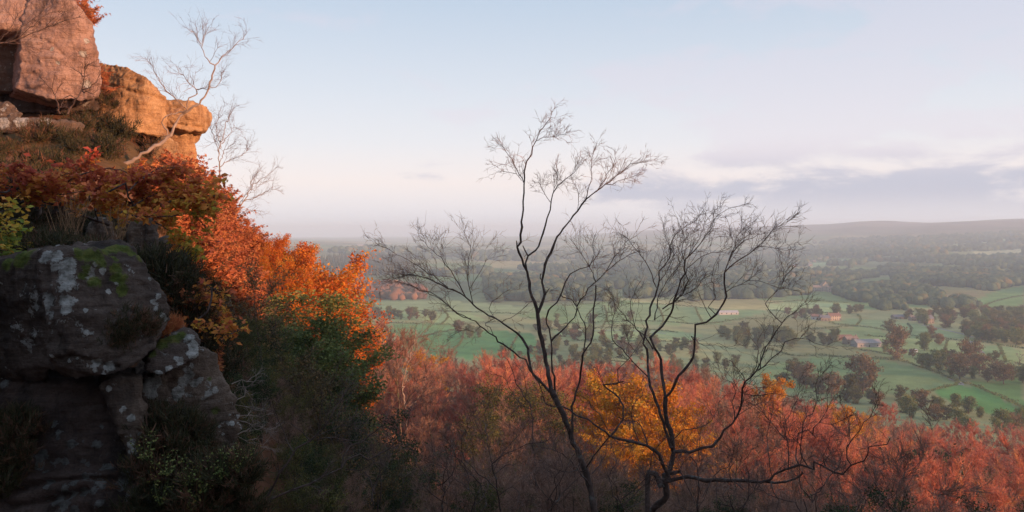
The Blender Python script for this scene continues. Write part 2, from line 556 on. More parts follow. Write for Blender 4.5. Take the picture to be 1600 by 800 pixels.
FIELDS = [  # outline on the ground, colour
    ([(1462, 609), (1500, 600), (1530, 606), (1600, 640), (1600, 655), (1560, 650), (1470, 622)], (0.075, 0.165, 0.05)),
    ([(1504, 598), (1600, 590), (1600, 636)], (0.085, 0.15, 0.05)),
    ([(1180, 575), (1290, 556), (1380, 562), (1450, 580), (1495, 600), (1445, 613), (1350, 620), (1200, 610)], (0.14, 0.18, 0.075)),
    ([(1290, 518), (1340, 511), (1420, 525), (1600, 546), (1600, 568), (1490, 585), (1400, 560), (1350, 545)], (0.17, 0.205, 0.085)),
    ([(1300, 505), (1330, 497), (1420, 504), (1540, 532), (1440, 526), (1340, 511)], (0.16, 0.19, 0.085)),
    ([(1200, 475), (1250, 472), (1325, 474), (1345, 486), (1290, 488), (1200, 484)], (0.24, 0.27, 0.12)),
    ([(600, 545), (700, 560), (860, 560), (830, 520), (700, 515), (640, 530)], (0.085, 0.17, 0.06)),
    ([(575, 500), (700, 505), (760, 500), (720, 485), (600, 488)], (0.20, 0.24, 0.10)),
    ([(575, 520), (640, 530), (720, 514), (700, 507), (575, 505)], (0.12, 0.19, 0.07)),
    ([(860, 515), (1000, 512), (1100, 522), (1080, 534), (880, 532)], (0.19, 0.23, 0.10)),
    ([(880, 478), (1000, 474), (1080, 480), (1200, 486), (1120, 508), (900, 506)], (0.16, 0.20, 0.085)),
    ([(580, 470), (700, 470), (860, 482), (820, 492), (600, 486)], (0.18, 0.21, 0.10)),
    ([(1320, 440), (1390, 432), (1400, 445), (1330, 452)], (0.12, 0.15, 0.06)),
    ([(1520, 470), (1560, 452), (1600, 446), (1600, 476), (1540, 482)], (0.11, 0.17, 0.06)),
    ([(1470, 462), (1530, 456), (1512, 474), (1470, 474)], (0.16, 0.13, 0.07)),
    ([(1430, 392), (1500, 385), (1505, 390), (1440, 398)], (0.28, 0.25, 0.13)),
    ([(1520, 393), (1600, 388), (1600, 397), (1525, 398)], (0.30, 0.27, 0.14)),
    ([(1380, 404), (1460, 396), (1460, 401), (1390, 408)], (0.20, 0.24, 0.11)),
    ([(1480, 378), (1600, 370), (1600, 378), (1490, 384)], (0.19, 0.23, 0.11)),
    ([(1260, 412), (1330, 404), (1340, 410), (1270, 418)], (0.19, 0.24, 0.11)),
    ([(1180, 428), (1240, 420), (1250, 428), (1190, 434)], (0.20, 0.25, 0.11)),
]
FIELD_POLYS = [(ground_poly(p), c) for p, c in FIELDS]


def wood_factor(xy):
    """1 on the wooded slope below the crag, 0 out in the valley"""
    r = np.linalg.norm(xy, axis=1)
    ang = np.degrees(np.arctan2(xy[:, 0], np.maximum(xy[:, 1], 1e-3)))
    edge = 330 - ang * 1.0 + 14 * vnoise(np.column_stack([xy / 40.0, np.zeros(len(xy))]), 3)
    return np.clip((edge - r) / 14, 0, 1)


def build_ground():
    # rings get wider with distance; the view side gets more spokes
    rad = np.concatenate([np.linspace(0.4, 40, 110), np.geomspace(40, 12500, 250)[1:]])
    ang = np.concatenate([np.linspace(-46, 46, 380), np.linspace(46, 314, 120)[1:-1]])
    A = np.radians(ang)
    X = rad[:, None] * np.sin(A)[None]
    Y = rad[:, None] * np.cos(A)[None]
    xy = np.column_stack([X.ravel(), Y.ravel()])
    z = height(xy)
    V = np.column_stack([xy, z])
    nr, na = len(rad), len(A)
    i = np.arange(nr - 1)[:, None] * na + np.arange(na)[None]
    j = np.arange(nr - 1)[:, None] * na + (np.arange(na)[None] + 1) % na
    F = np.stack([i, i + na, j + na, j], -1).reshape(-1, 4)
    # centre cap
    V = np.vstack([V, [[0, 0, H(0, 0)]]])
    c = len(V) - 1
    k = np.arange(na)
    T = np.column_stack([np.full(na, c), k, (k + 1) % na])
    xy = V[:, :2]
    p3 = np.column_stack([xy, np.zeros(len(xy))])
    r = np.linalg.norm(xy, axis=1)
    n1 = fbm(p3 / 130.0, 3, 21)[:, None]
    n2 = fbm(p3 / 600.0, 3, 22)[:, None]
    base = np.array([0.265, 0.285, 0.135]) * (1 + 0.22 * n1) + np.array([0.03, 0.0, 0.0]) * n2
    # moorland on the high ground far off
    moor = np.clip((V[:, 2] + 45) / 60, 0, 1)[:, None] * np.clip((r - 1500) / 800, 0, 1)[:, None]
    base = base * (1 - moor) + np.array([0.17, 0.125, 0.09]) * (1 + .35 * n1) * moor
    # strip fields on the hillsides: blocks of slightly different grass
    cell = np.floor((xy @ np.array([[0.94, -0.34], [0.34, 0.94]])) / np.array([170.0, 240.0]) + 0.35 * fbm(p3 / 300.0, 2, 30)[:, None])
    hsh = hash3(cell[:, 0].astype(np.int64), cell[:, 1].astype(np.int64), np.zeros(len(xy), np.int64), 5)[:, None]
    hill = np.clip((r - 600) / 200, 0, 1)[:, None] * (1 - .6 * moor)
    tint = np.where(hsh < .35, np.array([[1.25, 1.12, 1.1]]), np.where(hsh < .6, np.array([[.8, 1.0, .8]]), np.where(hsh < .8, np.array([[1.55, 1.25, 1.15]]), np.array([[.75, .72, .75]]))))
    base = base * (1 + hill * (tint - 1)) * (1 - .28 * np.clip((r - 1050) / 250, 0, 1)[:, None])
    for poly, colr in FIELD_POLYS:
        m = in_poly(xy, poly)
        base[m] = np.array(colr) * 1.65 * (1 + .12 * n1[m])
    w = wood_factor(xy)[:, None]
    litter = np.array([0.13, 0.065, 0.04]) * (1 + .35 * fbm(p3 / 3.0, 3, 25)[:, None])
    heathy = np.clip(fbm(p3 / 6.0, 2, 27)[:, None] * 1.5 + .2, 0, 1)
    litter = litter * (1 - .5 * heathy) + np.array([0.06, 0.06, 0.025]) * .5 * heathy
    colr = np.clip(base * (1 - w) + litter * w, 0.01, 1)
    m, nt, N, L, b = nodes_of('ground_cover')
    at = N.new('ShaderNodeAttribute'); at.attribute_name = 'Cd'
    geo = N.new('ShaderNodeNewGeometry')
    a = N.new('ShaderNodeTexNoise'); a.inputs['Scale'].default_value = 0.05; a.inputs['Detail'].default_value = 8; a.inputs['Roughness'].default_value = .65
    L.new(geo.outputs['Position'], a.inputs[0])
    mr = N.new('ShaderNodeMapRange'); mr.inputs[1].default_value = .25; mr.inputs[2].default_value = .75; mr.inputs[3].default_value = .72; mr.inputs[4].default_value = 1.28
    L.new(a.outputs[0], mr.inputs[0])
    f = N.new('ShaderNodeTexNoise'); f.inputs['Scale'].default_value = 2.2; f.inputs['Detail'].default_value = 5
    L.new(geo.outputs['Position'], f.inputs[0])
    mr2 = N.new('ShaderNodeMapRange'); mr2.inputs[1].default_value = .3; mr2.inputs[2].default_value = .7; mr2.inputs[3].default_value = .8; mr2.inputs[4].default_value = 1.2
    L.new(f.outputs[0], mr2.inputs[0])
    mm = N.new('ShaderNodeMath'); mm.operation = 'MULTIPLY'
    L.new(mr.outputs[0], mm.inputs[0]); L.new(mr2.outputs[0], mm.inputs[1])
    sc = N.new('ShaderNodeVectorMath'); sc.operation = 'SCALE'
    L.new(at.outputs['Color'], sc.inputs[0]); L.new(mm.outputs[0], sc.inputs['Scale'])
    L.new(sc.outputs[0], b.inputs['Base Color'])
    b.inputs['Roughness'].default_value = 1.0
    b.inputs['Specular IOR Level'].default_value = 0.0
    bp = N.new('ShaderNodeBump'); bp.inputs['Strength'].default_value = .6; bp.inputs['Distance'].default_value = .12
    L.new(f.outputs[0], bp.inputs['Height']); L.new(bp.outputs[0], b.inputs['Normal'])
    me = mk_mesh('ground', V, [F[:, ::-1], T[:, ::-1]], True, [m], {'Cd': colr})
    # quads were wound outwards: make sure normals look up
    bm = bmesh.new(); bm.from_mesh(me)
    if sum(fc.normal.z for fc in list(bm.faces)[:500]) < 0:
        bmesh.ops.reverse_faces(bm, faces=bm.faces)
    bm.to_mesh(me); bm.free()
    link('ground', me, kind='structure')


build_ground()
# ------------------------------------------------------------------ gritstone
def stone_mat(name, dark, mid, light, stain, lichen_amt, moss_amt, lpale=1.0):
    m, nt, N, L, b = nodes_of(name)
    geo = N.new('ShaderNodeNewGeometry')
    pos = geo.outputs['Position']

    def noise(scale, detail=6, rough=.6, vec=pos):
        n = N.new('ShaderNodeTexNoise')
        n.inputs['Scale'].default_value = scale
        n.inputs['Detail'].default_value = detail
        n.inputs['Roughness'].default_value = rough
        L.new(vec, n.inputs[0])
        return n.outputs[0]

    def mixc(fac, a, bcol):
        x = N.new('ShaderNodeMix'); x.data_type = 'RGBA'
        L.new(fac, x.inputs[0])
        if isinstance(a, tuple): x.inputs[6].default_value = (*a, 1)
        else: L.new(a, x.inputs[6])
        if isinstance(bcol, tuple): x.inputs[7].default_value = (*bcol, 1)
        else: L.new(bcol, x.inputs[7])
        return x.outputs[2]

    def band(src, lo, hi):
        r = N.new('ShaderNodeMapRange'); r.interpolation_type = 'SMOOTHSTEP'
        r.inputs[1].default_value, r.inputs[2].default_value = lo, hi
        L.new(src, r.inputs[0])
        return r.outputs[0]

    def op(o, a, c):
        x = N.new('ShaderNodeMath'); x.operation = o
        for k, v in enumerate((a, c)):
            if isinstance(v, (int, float)): x.inputs[k].default_value = v
            else: L.new(v, x.inputs[k])
        return x.outputs[0]

    base = ramp_node(N, [(0.28, dark), (0.5, mid), (0.75, light)])
    L.new(noise(1.6, 9, .68), base.inputs[0])
    # bedding: grit beds show as faint, nearly level streaks
    mp = N.new('ShaderNodeMapping'); mp.inputs['Scale'].default_value = (.5, .5, 7.0); mp.inputs['Rotation'].default_value = (0.06, 0.10, 0)
    L.new(pos, mp.inputs[0])
    beds = noise(1.3, 6, .7, mp.outputs[0])
    col = mixc(op('MULTIPLY', band(beds, .5, .7), .45), base.outputs[0], dark)
    # rain streaks of black algae
    mp2 = N.new('ShaderNodeMapping'); mp2.inputs['Scale'].default_value = (1.6, 1.6, .28)
    L.new(pos, mp2.inputs[0])
    col = mixc(op('MULTIPLY', band(noise(1.5, 6, .65, mp2.outputs[0]), .47, .66), .75), col, stain)
    # grain
    grain = noise(38, 4, .7)
    gr = N.new('ShaderNodeMapRange'); gr.inputs[1].default_value = .25; gr.inputs[2].default_value = .75; gr.inputs[3].default_value = .7; gr.inputs[4].default_value = 1.3
    L.new(grain, gr.inputs[0])
    sc = N.new('ShaderNodeVectorMath'); sc.operation = 'SCALE'
    L.new(col, sc.inputs[0]); L.new(gr.outputs[0], sc.inputs['Scale'])
    col = sc.outputs[0]
    # crusts of pale lichen: surveyed patches with ragged edges and a scatter of small spots
    al = N.new('ShaderNodeAttribute'); al.attribute_name = 'lichen'
    rag = noise(9, 6, .75)
    patch = band(op('ADD', al.outputs['Fac'], op('ADD', op('MULTIPLY', op('SUBTRACT', rag, .5), 1.7), op('MULTIPLY', op('SUBTRACT', noise(26, 5, .8), .5), 1.3))), .42, .52)
    spots = band(op('ADD', noise(5.5, 5, .7), op('MULTIPLY', noise(0.9, 2), .25)), .80 - .09 * lichen_amt, .83 - .09 * lichen_amt)
    lich = op('MAXIMUM', patch, op('MULTIPLY', spots, min(1.0, lichen_amt)))
    lcol = ramp_node(N, [(0.35, tuple(lpale * k for k in (0.22, 0.22, 0.20))), (0.6, tuple(lpale * k for k in (0.52, 0.52, 0.50)))])
    L.new(noise(14, 4), lcol.inputs[0])
    col = mixc(op('MULTIPLY', lich, .92), col, lcol.outputs[0])
    # moss where surveyed
    am = N.new('ShaderNodeAttribute'); am.attribute_name = 'moss'
    ms = band(op('ADD', am.outputs['Fac'], op('MULTIPLY', op('SUBTRACT', noise(9, 7, .8), .5), 2.2)), .40, .75)
    mcol = ramp_node(N, [(0.3, (0.05, 0.065, 0.016)), (0.5, (0.11, 0.14, 0.03)), (0.7, (0.19, 0.18, 0.05))])
    L.new(noise(11, 4), mcol.inputs[0])
    col = mixc(op('MULTIPLY', ms, moss_amt), col, mcol.outputs[0])
    L.new(col, b.inputs['Base Color'])
    b.inputs['Roughness'].default_value = .95
    b.inputs['Specular IOR Level'].default_value = .15
    hgt = op('ADD', op('MULTIPLY', noise(7, 9, .75), 1.0), op('ADD', op('MULTIPLY', beds, .8), op('MULTIPLY', lich, .12)))
    bp = N.new('ShaderNodeBump'); bp.inputs['Strength'].default_value = 1.0; bp.inputs['Distance'].default_value = .12
    L.new(hgt, bp.inputs['Height']); L.new(bp.outputs[0], b.inputs['Normal'])
    return m


stone_mat('grit_sunny', (0.23, 0.145, 0.12), (0.39, 0.26, 0.215), (0.48, 0.35, 0.29), (0.11, 0.075, 0.065), 0.25, 0.8)  # sunlit copy of the gritstone: warm light put into the base colour
stone_mat('grit_gold', (0.26, 0.15, 0.08), (0.47, 0.29, 0.15), (0.54, 0.37, 0.21), (0.20, 0.11, 0.06), 0.1, 0.8)  # same stone again, the low sun's gold put into its colour
stone_mat('grit_shade', (0.055, 0.04, 0.033), (0.125, 0.092, 0.077), (0.20, 0.155, 0.13), (0.02, 0.016, 0.015), 0.75, 0.95)  # shaded copy of the gritstone: shade put into the darker base colour
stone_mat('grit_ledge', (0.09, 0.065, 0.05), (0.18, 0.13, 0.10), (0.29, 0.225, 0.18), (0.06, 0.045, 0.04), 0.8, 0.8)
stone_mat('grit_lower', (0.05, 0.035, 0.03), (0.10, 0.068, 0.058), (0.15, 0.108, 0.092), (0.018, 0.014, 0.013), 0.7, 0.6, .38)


def to_px(V):
    y, z = V[:, 1], V[:, 2]
    d = y * _cp - z * _sp
    yc = y * _sp + z * _cp
    return 800 + FPX * V[:, 0] / d, 400 - FPX * yc / d, d


def slab(outline, back, shift=(0, 0, 0), shrink=0.92):
    """front outline (px,py,d) plus the same outline pushed back into the hill"""
    f = np.array([P(*q) for q in outline])
    c = f.mean(0)
    b = c + (f - c) * shrink + np.array([back * c[0] / c[1] * 1.12, back, 0]) + np.array(shift)
    return np.vstack([f, b])


def stone(name, hulls, mat, voxel, smooth_it, amp, label, lichen=(), moss=(), seed=1, grooves=(), group=None, bed=0.5, parent=None, lsc=.85):
    bm = bmesh.new()
    for h in hulls:
        vs = [bm.verts.new(tuple(p)) for p in h]
        r = bmesh.ops.convex_hull(bm, input=vs)
        junk = [g for g in set(r['geom_interior'] + r['geom_unused']) if isinstance(g, bmesh.types.BMVert) and g.is_valid]
        bmesh.ops.delete(bm, geom=junk, context='VERTS')
    me = bpy.data.meshes.new('hull')
    bm.to_mesh(me)
    bm.free()
    tmp = bpy.data.objects.new('tmp', me)
    COL.objects.link(tmp)
    m = tmp.modifiers.new('r', 'REMESH'); m.mode = 'VOXEL'; m.voxel_size = voxel
    if smooth_it:
        s = tmp.modifiers.new('s', 'SMOOTH'); s.factor = 0.5; s.iterations = smooth_it
    dg = bpy.context.evaluated_depsgraph_get()
    me2 = bpy.data.meshes.new_from_object(tmp.evaluated_get(dg))
    bpy.data.objects.remove(tmp)
    n = len(me2.vertices)
    V = np.empty(n * 3, np.float32); me2.vertices.foreach_get('co', V); V = V.reshape(-1, 3).astype(float)
    Nn = np.empty(n * 3, np.float32); me2.vertices.foreach_get('normal', Nn); Nn = Nn.reshape(-1, 3).astype(float)
    S = amp
    d = fbm(V / (S * 7), 3, seed) * S * .6
    d += (np.abs(fbm(V / (S * 2.2), 4, seed + 3)) - .3) * S * .55
    bedp = V * np.array([.6, .6, 1.0]); bedp[:, 2] += .12 * V[:, 0]
    bz = vnoise(np.column_stack([bedp[:, 0] / (S * 12), bedp[:, 1] / (S * 12), bedp[:, 2] / (S * 2.1)]), seed + 8)
    d += np.round(bz * 2.5) / 2.5 * S * bed * .6
    vert_face = np.clip(1 - np.abs(Nn[:, 2]), 0, 1)
    # grooves: lines traced on the rock, cut in as cracks
    px, py, dd = to_px(V)
    facing = (Nn * -V).sum(1) > 0

    def locate(x, y):
        k = (px - x) ** 2 + (py - y) ** 2 + np.where(facing, 0, 1e9)
        c = np.nonzero(k < max(k.min() * 1.5, 30))[0]
        return V[c[np.argmin(dd[c])]]
    for line, wd, dep in grooves:
        pts = [locate(*q) for q in line]
        pts = smooth_line(np.array(pts), wd * .5)
        dist = np.full(n, 1e9)
        for q in pts:
            dist = np.minimum(dist, np.linalg.norm(V - q, axis=1))
        d -= dep * np.exp(-(dist / wd) ** 2)
    V2 = V + Nn * d[:, None]
    fine = fbm(V / (S * .55), 3, seed + 5) * S * .12
    V2 += Nn * fine[:, None]
    li = np.zeros(n)
    for x, y, rp in lichen:
        c = locate(x, y)
        rr = rp * lsc / FPX * np.linalg.norm(c)
        li = np.maximum(li, np.clip(1.25 - np.linalg.norm(V - c, axis=1) / rr, 0, 1))
    mo = np.zeros(n)
    for x, y, rp in moss:
        c = locate(x, y)
        rr = rp / FPX * np.linalg.norm(c)
        mo = np.maximum(mo, np.clip(1.3 - np.linalg.norm(V - c, axis=1) / rr, 0, 1))
    me2.vertices.foreach_set('co', V2.astype(np.float32).ravel())
    for k, v in (('lichen', li), ('moss', mo)):
        a = me2.attributes.new(k, 'FLOAT', 'POINT')
        a.data.foreach_set('value', v.astype(np.float32))
    me2.materials.clear(); me2.materials.append(MAT[mat])
    me2.polygons.foreach_set('use_smooth', np.full(len(me2.polygons), True))
    me2.name = name
    me2.update()
    bpy.data.meshes.remove(me)
    if parent is not None:
        return link(name, me2, parent)
    o = link(name, me2, label=label, category='rock', kind='thing')
    if group:
        o['group'] = group
    return o


# the great block on the skyline, its recessed left bay and its cap
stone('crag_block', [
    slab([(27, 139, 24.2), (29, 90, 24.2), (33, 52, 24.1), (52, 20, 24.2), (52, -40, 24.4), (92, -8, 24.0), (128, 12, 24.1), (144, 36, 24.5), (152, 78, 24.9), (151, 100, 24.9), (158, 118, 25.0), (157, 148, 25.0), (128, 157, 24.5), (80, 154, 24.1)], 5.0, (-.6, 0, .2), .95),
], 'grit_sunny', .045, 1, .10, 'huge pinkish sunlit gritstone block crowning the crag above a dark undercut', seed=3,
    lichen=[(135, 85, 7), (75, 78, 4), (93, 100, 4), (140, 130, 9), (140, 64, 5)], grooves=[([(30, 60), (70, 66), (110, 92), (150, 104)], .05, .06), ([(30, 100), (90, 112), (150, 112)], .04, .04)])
stone('crag_buttress', [
    slab([(-120, 150, 25.3), (-120, 40, 25.3), (34, 40, 25.3), (32, 143, 25.4)], 4.0, (-1, 0, 0), 1.0),
], 'grit_ledge', .07, 3, .16, 'dark recessed buttress left of the huge pinkish block, under a pink capstone', seed=8)
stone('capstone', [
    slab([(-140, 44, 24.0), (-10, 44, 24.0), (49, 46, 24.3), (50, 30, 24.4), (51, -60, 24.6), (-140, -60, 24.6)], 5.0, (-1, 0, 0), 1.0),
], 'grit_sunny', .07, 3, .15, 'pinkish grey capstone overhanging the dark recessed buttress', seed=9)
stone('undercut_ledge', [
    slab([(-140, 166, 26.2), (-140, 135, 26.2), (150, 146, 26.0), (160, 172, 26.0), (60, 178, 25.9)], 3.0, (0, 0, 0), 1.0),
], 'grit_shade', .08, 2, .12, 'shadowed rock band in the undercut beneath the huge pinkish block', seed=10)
# beds below the undercut
stone('bedding_slab', [slab([(-60, 158, 23.6), (10, 160, 23.4), (36, 178, 23.2), (30, 184, 23.2), (-60, 176, 23.4)], 1.6)], 'grit_ledge', .05, 2, .09, 'thin tilted rock slab lying below the dark undercut', seed=11)
stone('bedding_shelf', [slab([(-50, 186, 23.0), (20, 180, 22.8), (60, 186, 22.7), (96, 189, 22.7), (116, 192, 22.8), (132, 196, 22.9), (128, 206, 22.8), (60, 202, 22.6), (-50, 206, 22.8)], 1.6)],
      'grit_ledge', .05, 2, .10, 'long pale lichen-spotted rock shelf under the thin tilted slab', seed=12, lichen=[(30, 186, 14), (75, 190, 12), (5, 188, 12)])
# the golden rocks to the right
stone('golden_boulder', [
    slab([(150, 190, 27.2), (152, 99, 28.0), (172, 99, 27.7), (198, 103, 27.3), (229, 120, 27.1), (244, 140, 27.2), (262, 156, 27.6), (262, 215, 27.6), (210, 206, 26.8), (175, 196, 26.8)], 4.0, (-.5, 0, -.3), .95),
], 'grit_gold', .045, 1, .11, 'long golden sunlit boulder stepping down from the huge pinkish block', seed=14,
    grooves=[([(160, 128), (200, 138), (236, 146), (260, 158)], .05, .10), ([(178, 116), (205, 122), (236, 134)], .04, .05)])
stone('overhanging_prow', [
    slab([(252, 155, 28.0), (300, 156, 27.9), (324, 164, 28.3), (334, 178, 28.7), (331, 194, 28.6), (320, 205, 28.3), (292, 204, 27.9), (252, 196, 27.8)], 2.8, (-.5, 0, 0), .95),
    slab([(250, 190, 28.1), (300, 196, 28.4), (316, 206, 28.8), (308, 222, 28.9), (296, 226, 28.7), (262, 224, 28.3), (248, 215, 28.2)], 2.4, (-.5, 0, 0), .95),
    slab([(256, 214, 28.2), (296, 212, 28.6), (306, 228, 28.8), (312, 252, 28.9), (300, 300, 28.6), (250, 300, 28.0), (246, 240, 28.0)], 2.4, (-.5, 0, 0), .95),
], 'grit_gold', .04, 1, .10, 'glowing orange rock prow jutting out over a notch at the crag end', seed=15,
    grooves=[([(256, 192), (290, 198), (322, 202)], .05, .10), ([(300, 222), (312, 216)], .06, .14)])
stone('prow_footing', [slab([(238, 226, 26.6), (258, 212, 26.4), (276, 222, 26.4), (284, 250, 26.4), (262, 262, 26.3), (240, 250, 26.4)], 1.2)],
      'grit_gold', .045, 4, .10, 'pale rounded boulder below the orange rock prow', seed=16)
# shaded columns between the ledge plants
stone('rock_column', [slab([(196, 440, 14.6), (203, 352, 14.8), (222, 330, 14.9), (243, 350, 14.9), (250, 395, 14.8), (246, 440, 14.6)], 1.2)],
      'grit_ledge', .035, 4, .08, 'upright pinkish brown rock column behind the mossy boulder', seed=17, grooves=[([(226, 335), (224, 380), (230, 425)], .04, .06)])
stone('broken_column', [slab([(128, 430, 13.6), (134, 372, 13.7), (150, 340, 13.8), (172, 338, 13.9), (184, 380, 13.8), (186, 430, 13.7)], 1.0)],
      'grit_ledge', .035, 4, .08, 'broken pinkish brown rock column rising above the heather', seed=18, grooves=[([(150, 345), (156, 390)], .03, .05)])
stone('leaning_column', [slab([(246, 430, 16.0), (252, 372, 16.2), (268, 366, 16.3), (284, 400, 16.2), (286, 440, 16.0)], 1.2)],
      'grit_ledge', .04, 4, .08, 'dark leaning rock column beside the oak leaves', seed=19)
stone('grey_stone', [slab([(84, 334, 12.9), (88, 318, 13.0), (100, 315, 13.0), (108, 324, 13.0), (106, 336, 12.9)], .3)],
      'grit_ledge', .02, 4, .04, 'small smooth blue-grey stone among the oak leaves', seed=20)
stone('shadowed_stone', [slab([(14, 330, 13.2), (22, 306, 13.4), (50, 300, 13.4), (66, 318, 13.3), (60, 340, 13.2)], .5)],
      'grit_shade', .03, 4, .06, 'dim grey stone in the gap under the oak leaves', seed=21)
# the near mossy boulder with its dark left flank
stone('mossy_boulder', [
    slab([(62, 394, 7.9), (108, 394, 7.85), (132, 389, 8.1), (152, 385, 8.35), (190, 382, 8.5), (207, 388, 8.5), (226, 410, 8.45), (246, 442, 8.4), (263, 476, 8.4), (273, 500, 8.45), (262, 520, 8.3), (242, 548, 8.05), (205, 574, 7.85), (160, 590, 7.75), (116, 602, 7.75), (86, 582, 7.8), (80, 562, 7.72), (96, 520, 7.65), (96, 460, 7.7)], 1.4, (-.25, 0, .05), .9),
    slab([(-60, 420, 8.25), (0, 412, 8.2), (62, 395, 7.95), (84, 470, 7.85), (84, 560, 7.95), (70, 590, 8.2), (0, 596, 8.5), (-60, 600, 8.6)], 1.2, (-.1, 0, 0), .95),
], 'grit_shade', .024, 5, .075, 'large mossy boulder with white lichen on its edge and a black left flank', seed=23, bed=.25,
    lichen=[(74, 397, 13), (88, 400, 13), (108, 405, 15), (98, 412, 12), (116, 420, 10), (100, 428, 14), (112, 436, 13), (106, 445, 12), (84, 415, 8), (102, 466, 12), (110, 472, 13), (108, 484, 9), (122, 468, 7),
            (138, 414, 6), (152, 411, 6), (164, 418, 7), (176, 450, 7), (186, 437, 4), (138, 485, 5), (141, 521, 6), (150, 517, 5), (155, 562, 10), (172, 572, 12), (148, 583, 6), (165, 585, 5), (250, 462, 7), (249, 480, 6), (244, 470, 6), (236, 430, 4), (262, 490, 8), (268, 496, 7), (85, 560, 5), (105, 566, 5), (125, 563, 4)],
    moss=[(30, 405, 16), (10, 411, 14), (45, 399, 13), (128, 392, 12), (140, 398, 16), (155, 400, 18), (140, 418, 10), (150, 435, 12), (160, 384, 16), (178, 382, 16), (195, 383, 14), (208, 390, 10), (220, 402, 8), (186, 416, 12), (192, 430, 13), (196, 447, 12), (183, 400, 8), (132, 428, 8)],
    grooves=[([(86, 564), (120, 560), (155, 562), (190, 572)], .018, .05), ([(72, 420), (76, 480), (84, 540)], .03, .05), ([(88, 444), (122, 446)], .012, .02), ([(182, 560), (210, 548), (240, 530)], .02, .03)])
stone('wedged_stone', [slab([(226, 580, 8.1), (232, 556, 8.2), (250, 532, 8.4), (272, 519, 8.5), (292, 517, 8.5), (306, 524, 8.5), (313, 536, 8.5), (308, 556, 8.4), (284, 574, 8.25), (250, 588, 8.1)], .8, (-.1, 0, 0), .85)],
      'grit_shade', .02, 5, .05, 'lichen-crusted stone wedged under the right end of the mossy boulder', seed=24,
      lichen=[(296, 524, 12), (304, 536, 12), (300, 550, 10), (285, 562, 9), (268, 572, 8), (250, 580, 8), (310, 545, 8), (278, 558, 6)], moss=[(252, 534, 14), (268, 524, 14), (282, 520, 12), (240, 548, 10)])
stone('rounded_boulder', [slab([(225, 700, 8.35), (222, 606, 8.4), (258, 574, 8.5), (296, 552, 8.6), (316, 543, 8.7), (335, 558, 8.8), (350, 590, 8.85), (360, 626, 8.85), (367, 662, 8.85), (371, 700, 8.8), (372, 880, 8.8), (222, 880, 8.3)], 1.5, (-.2, 0, 0), .9)],
      'grit_ledge', .024, 6, .07, 'tall rounded grey boulder with white lichen blotches beside the mossy boulder', seed=25, bed=.35,
      lichen=[(292, 596, 12), (284, 610, 12), (300, 588, 9), (306, 596, 9), (314, 590, 7), (330, 612, 9), (340, 608, 8), (296, 576, 6), (362, 660, 6), (360, 650, 4), (352, 678, 5), (366, 700, 5), (346, 664, 4), (232, 598, 14), (250, 594, 12), (240, 612, 12), (304, 570, 5), (280, 622, 6)],
      moss=[(340, 640, 8), (330, 590, 6)], grooves=[([(300, 632), (330, 622), (352, 618)], .02, .03), ([(330, 680), (366, 650)], .02, .04)])
stone('rock_spur', [slab([(160, 604, 7.95), (182, 594, 7.95), (222, 588, 8.1), (226, 640, 8.15), (228, 690, 8.15), (216, 722, 8.0), (206, 716, 7.95), (196, 690, 7.95), (190, 660, 7.95), (178, 626, 7.93)], .8, (-.1, 0, 0), .95)],
      'grit_ledge', .02, 5, .045, 'pale tapering rock spur hanging below the mossy boulder', seed=26, bed=.2,
      lichen=[(196, 636, 7), (208, 652, 8), (210, 690, 9), (214, 704, 8), (222, 680, 7), (170, 602, 6)])
stone('rock_wall', [
    slab([(-80, 585, 8.5), (60, 600, 8.3), (160, 604, 8.2), (200, 660, 8.2), (215, 720, 8.2), (232, 745, 8.2), (228, 900, 7.9), (-80, 900, 7.9)], 1.6, (0, 0, 0), 1.0),
    slab([(-80, 752, 8.1), (40, 744, 7.95), (140, 738, 7.9), (232, 735, 8.0), (240, 900, 7.7), (-80, 900, 7.7)], 1.0, (0, 0, 0), 1.0),
], 'grit_lower', .028, 4, .08, 'dark brown rock wall with grey lichen rosettes beneath the mossy boulder', seed=27,
    lichen=[(60, 708, 13), (62, 722, 10), (68, 732, 6), (114, 691, 9), (100, 718, 9), (156, 692, 9), (128, 740, 8), (72, 752, 10), (100, 757, 8), (114, 752, 7), (162, 727, 9), (176, 726, 8), (192, 748, 13), (200, 742, 11), (190, 758, 9), (104, 770, 8), (124, 768, 9), (146, 762, 7), (80, 780, 11), (98, 790, 9), (114, 795, 9), (160, 782, 8), (205, 770, 12), (215, 772, 9), (10, 597, 8), (160, 664, 5), (56, 668, 5), (80, 660, 7), (88, 672, 6), (90, 684, 5), (120, 692, 6), (152, 748, 8), (162, 756, 8)],
    grooves=[([(20, 762), (90, 746), (160, 742), (210, 744)], .03, .08), ([(10, 788), (50, 784), (90, 772), (130, 764)], .03, .10), ([(100, 632), (140, 628), (165, 626)], .02, .04)])
# ------------------------------------------------------------------ tree builders
def perp(d, rng):
    v = np.cross(d, rng.normal(size=3))
    return v / (np.linalg.norm(v) + 1e-9)


def wander(p, d, length, n, jit, up, rng):
    """a crooked line from p along d"""
    pts = [np.array(p, float)]
    d = norm(d)
    st = length / n
    for k in range(n):
        d = norm(d + rng.normal(size=3) * jit + np.array([0, 0, up]))
        pts.append(pts[-1] + d * st)
    return np.array(pts), d


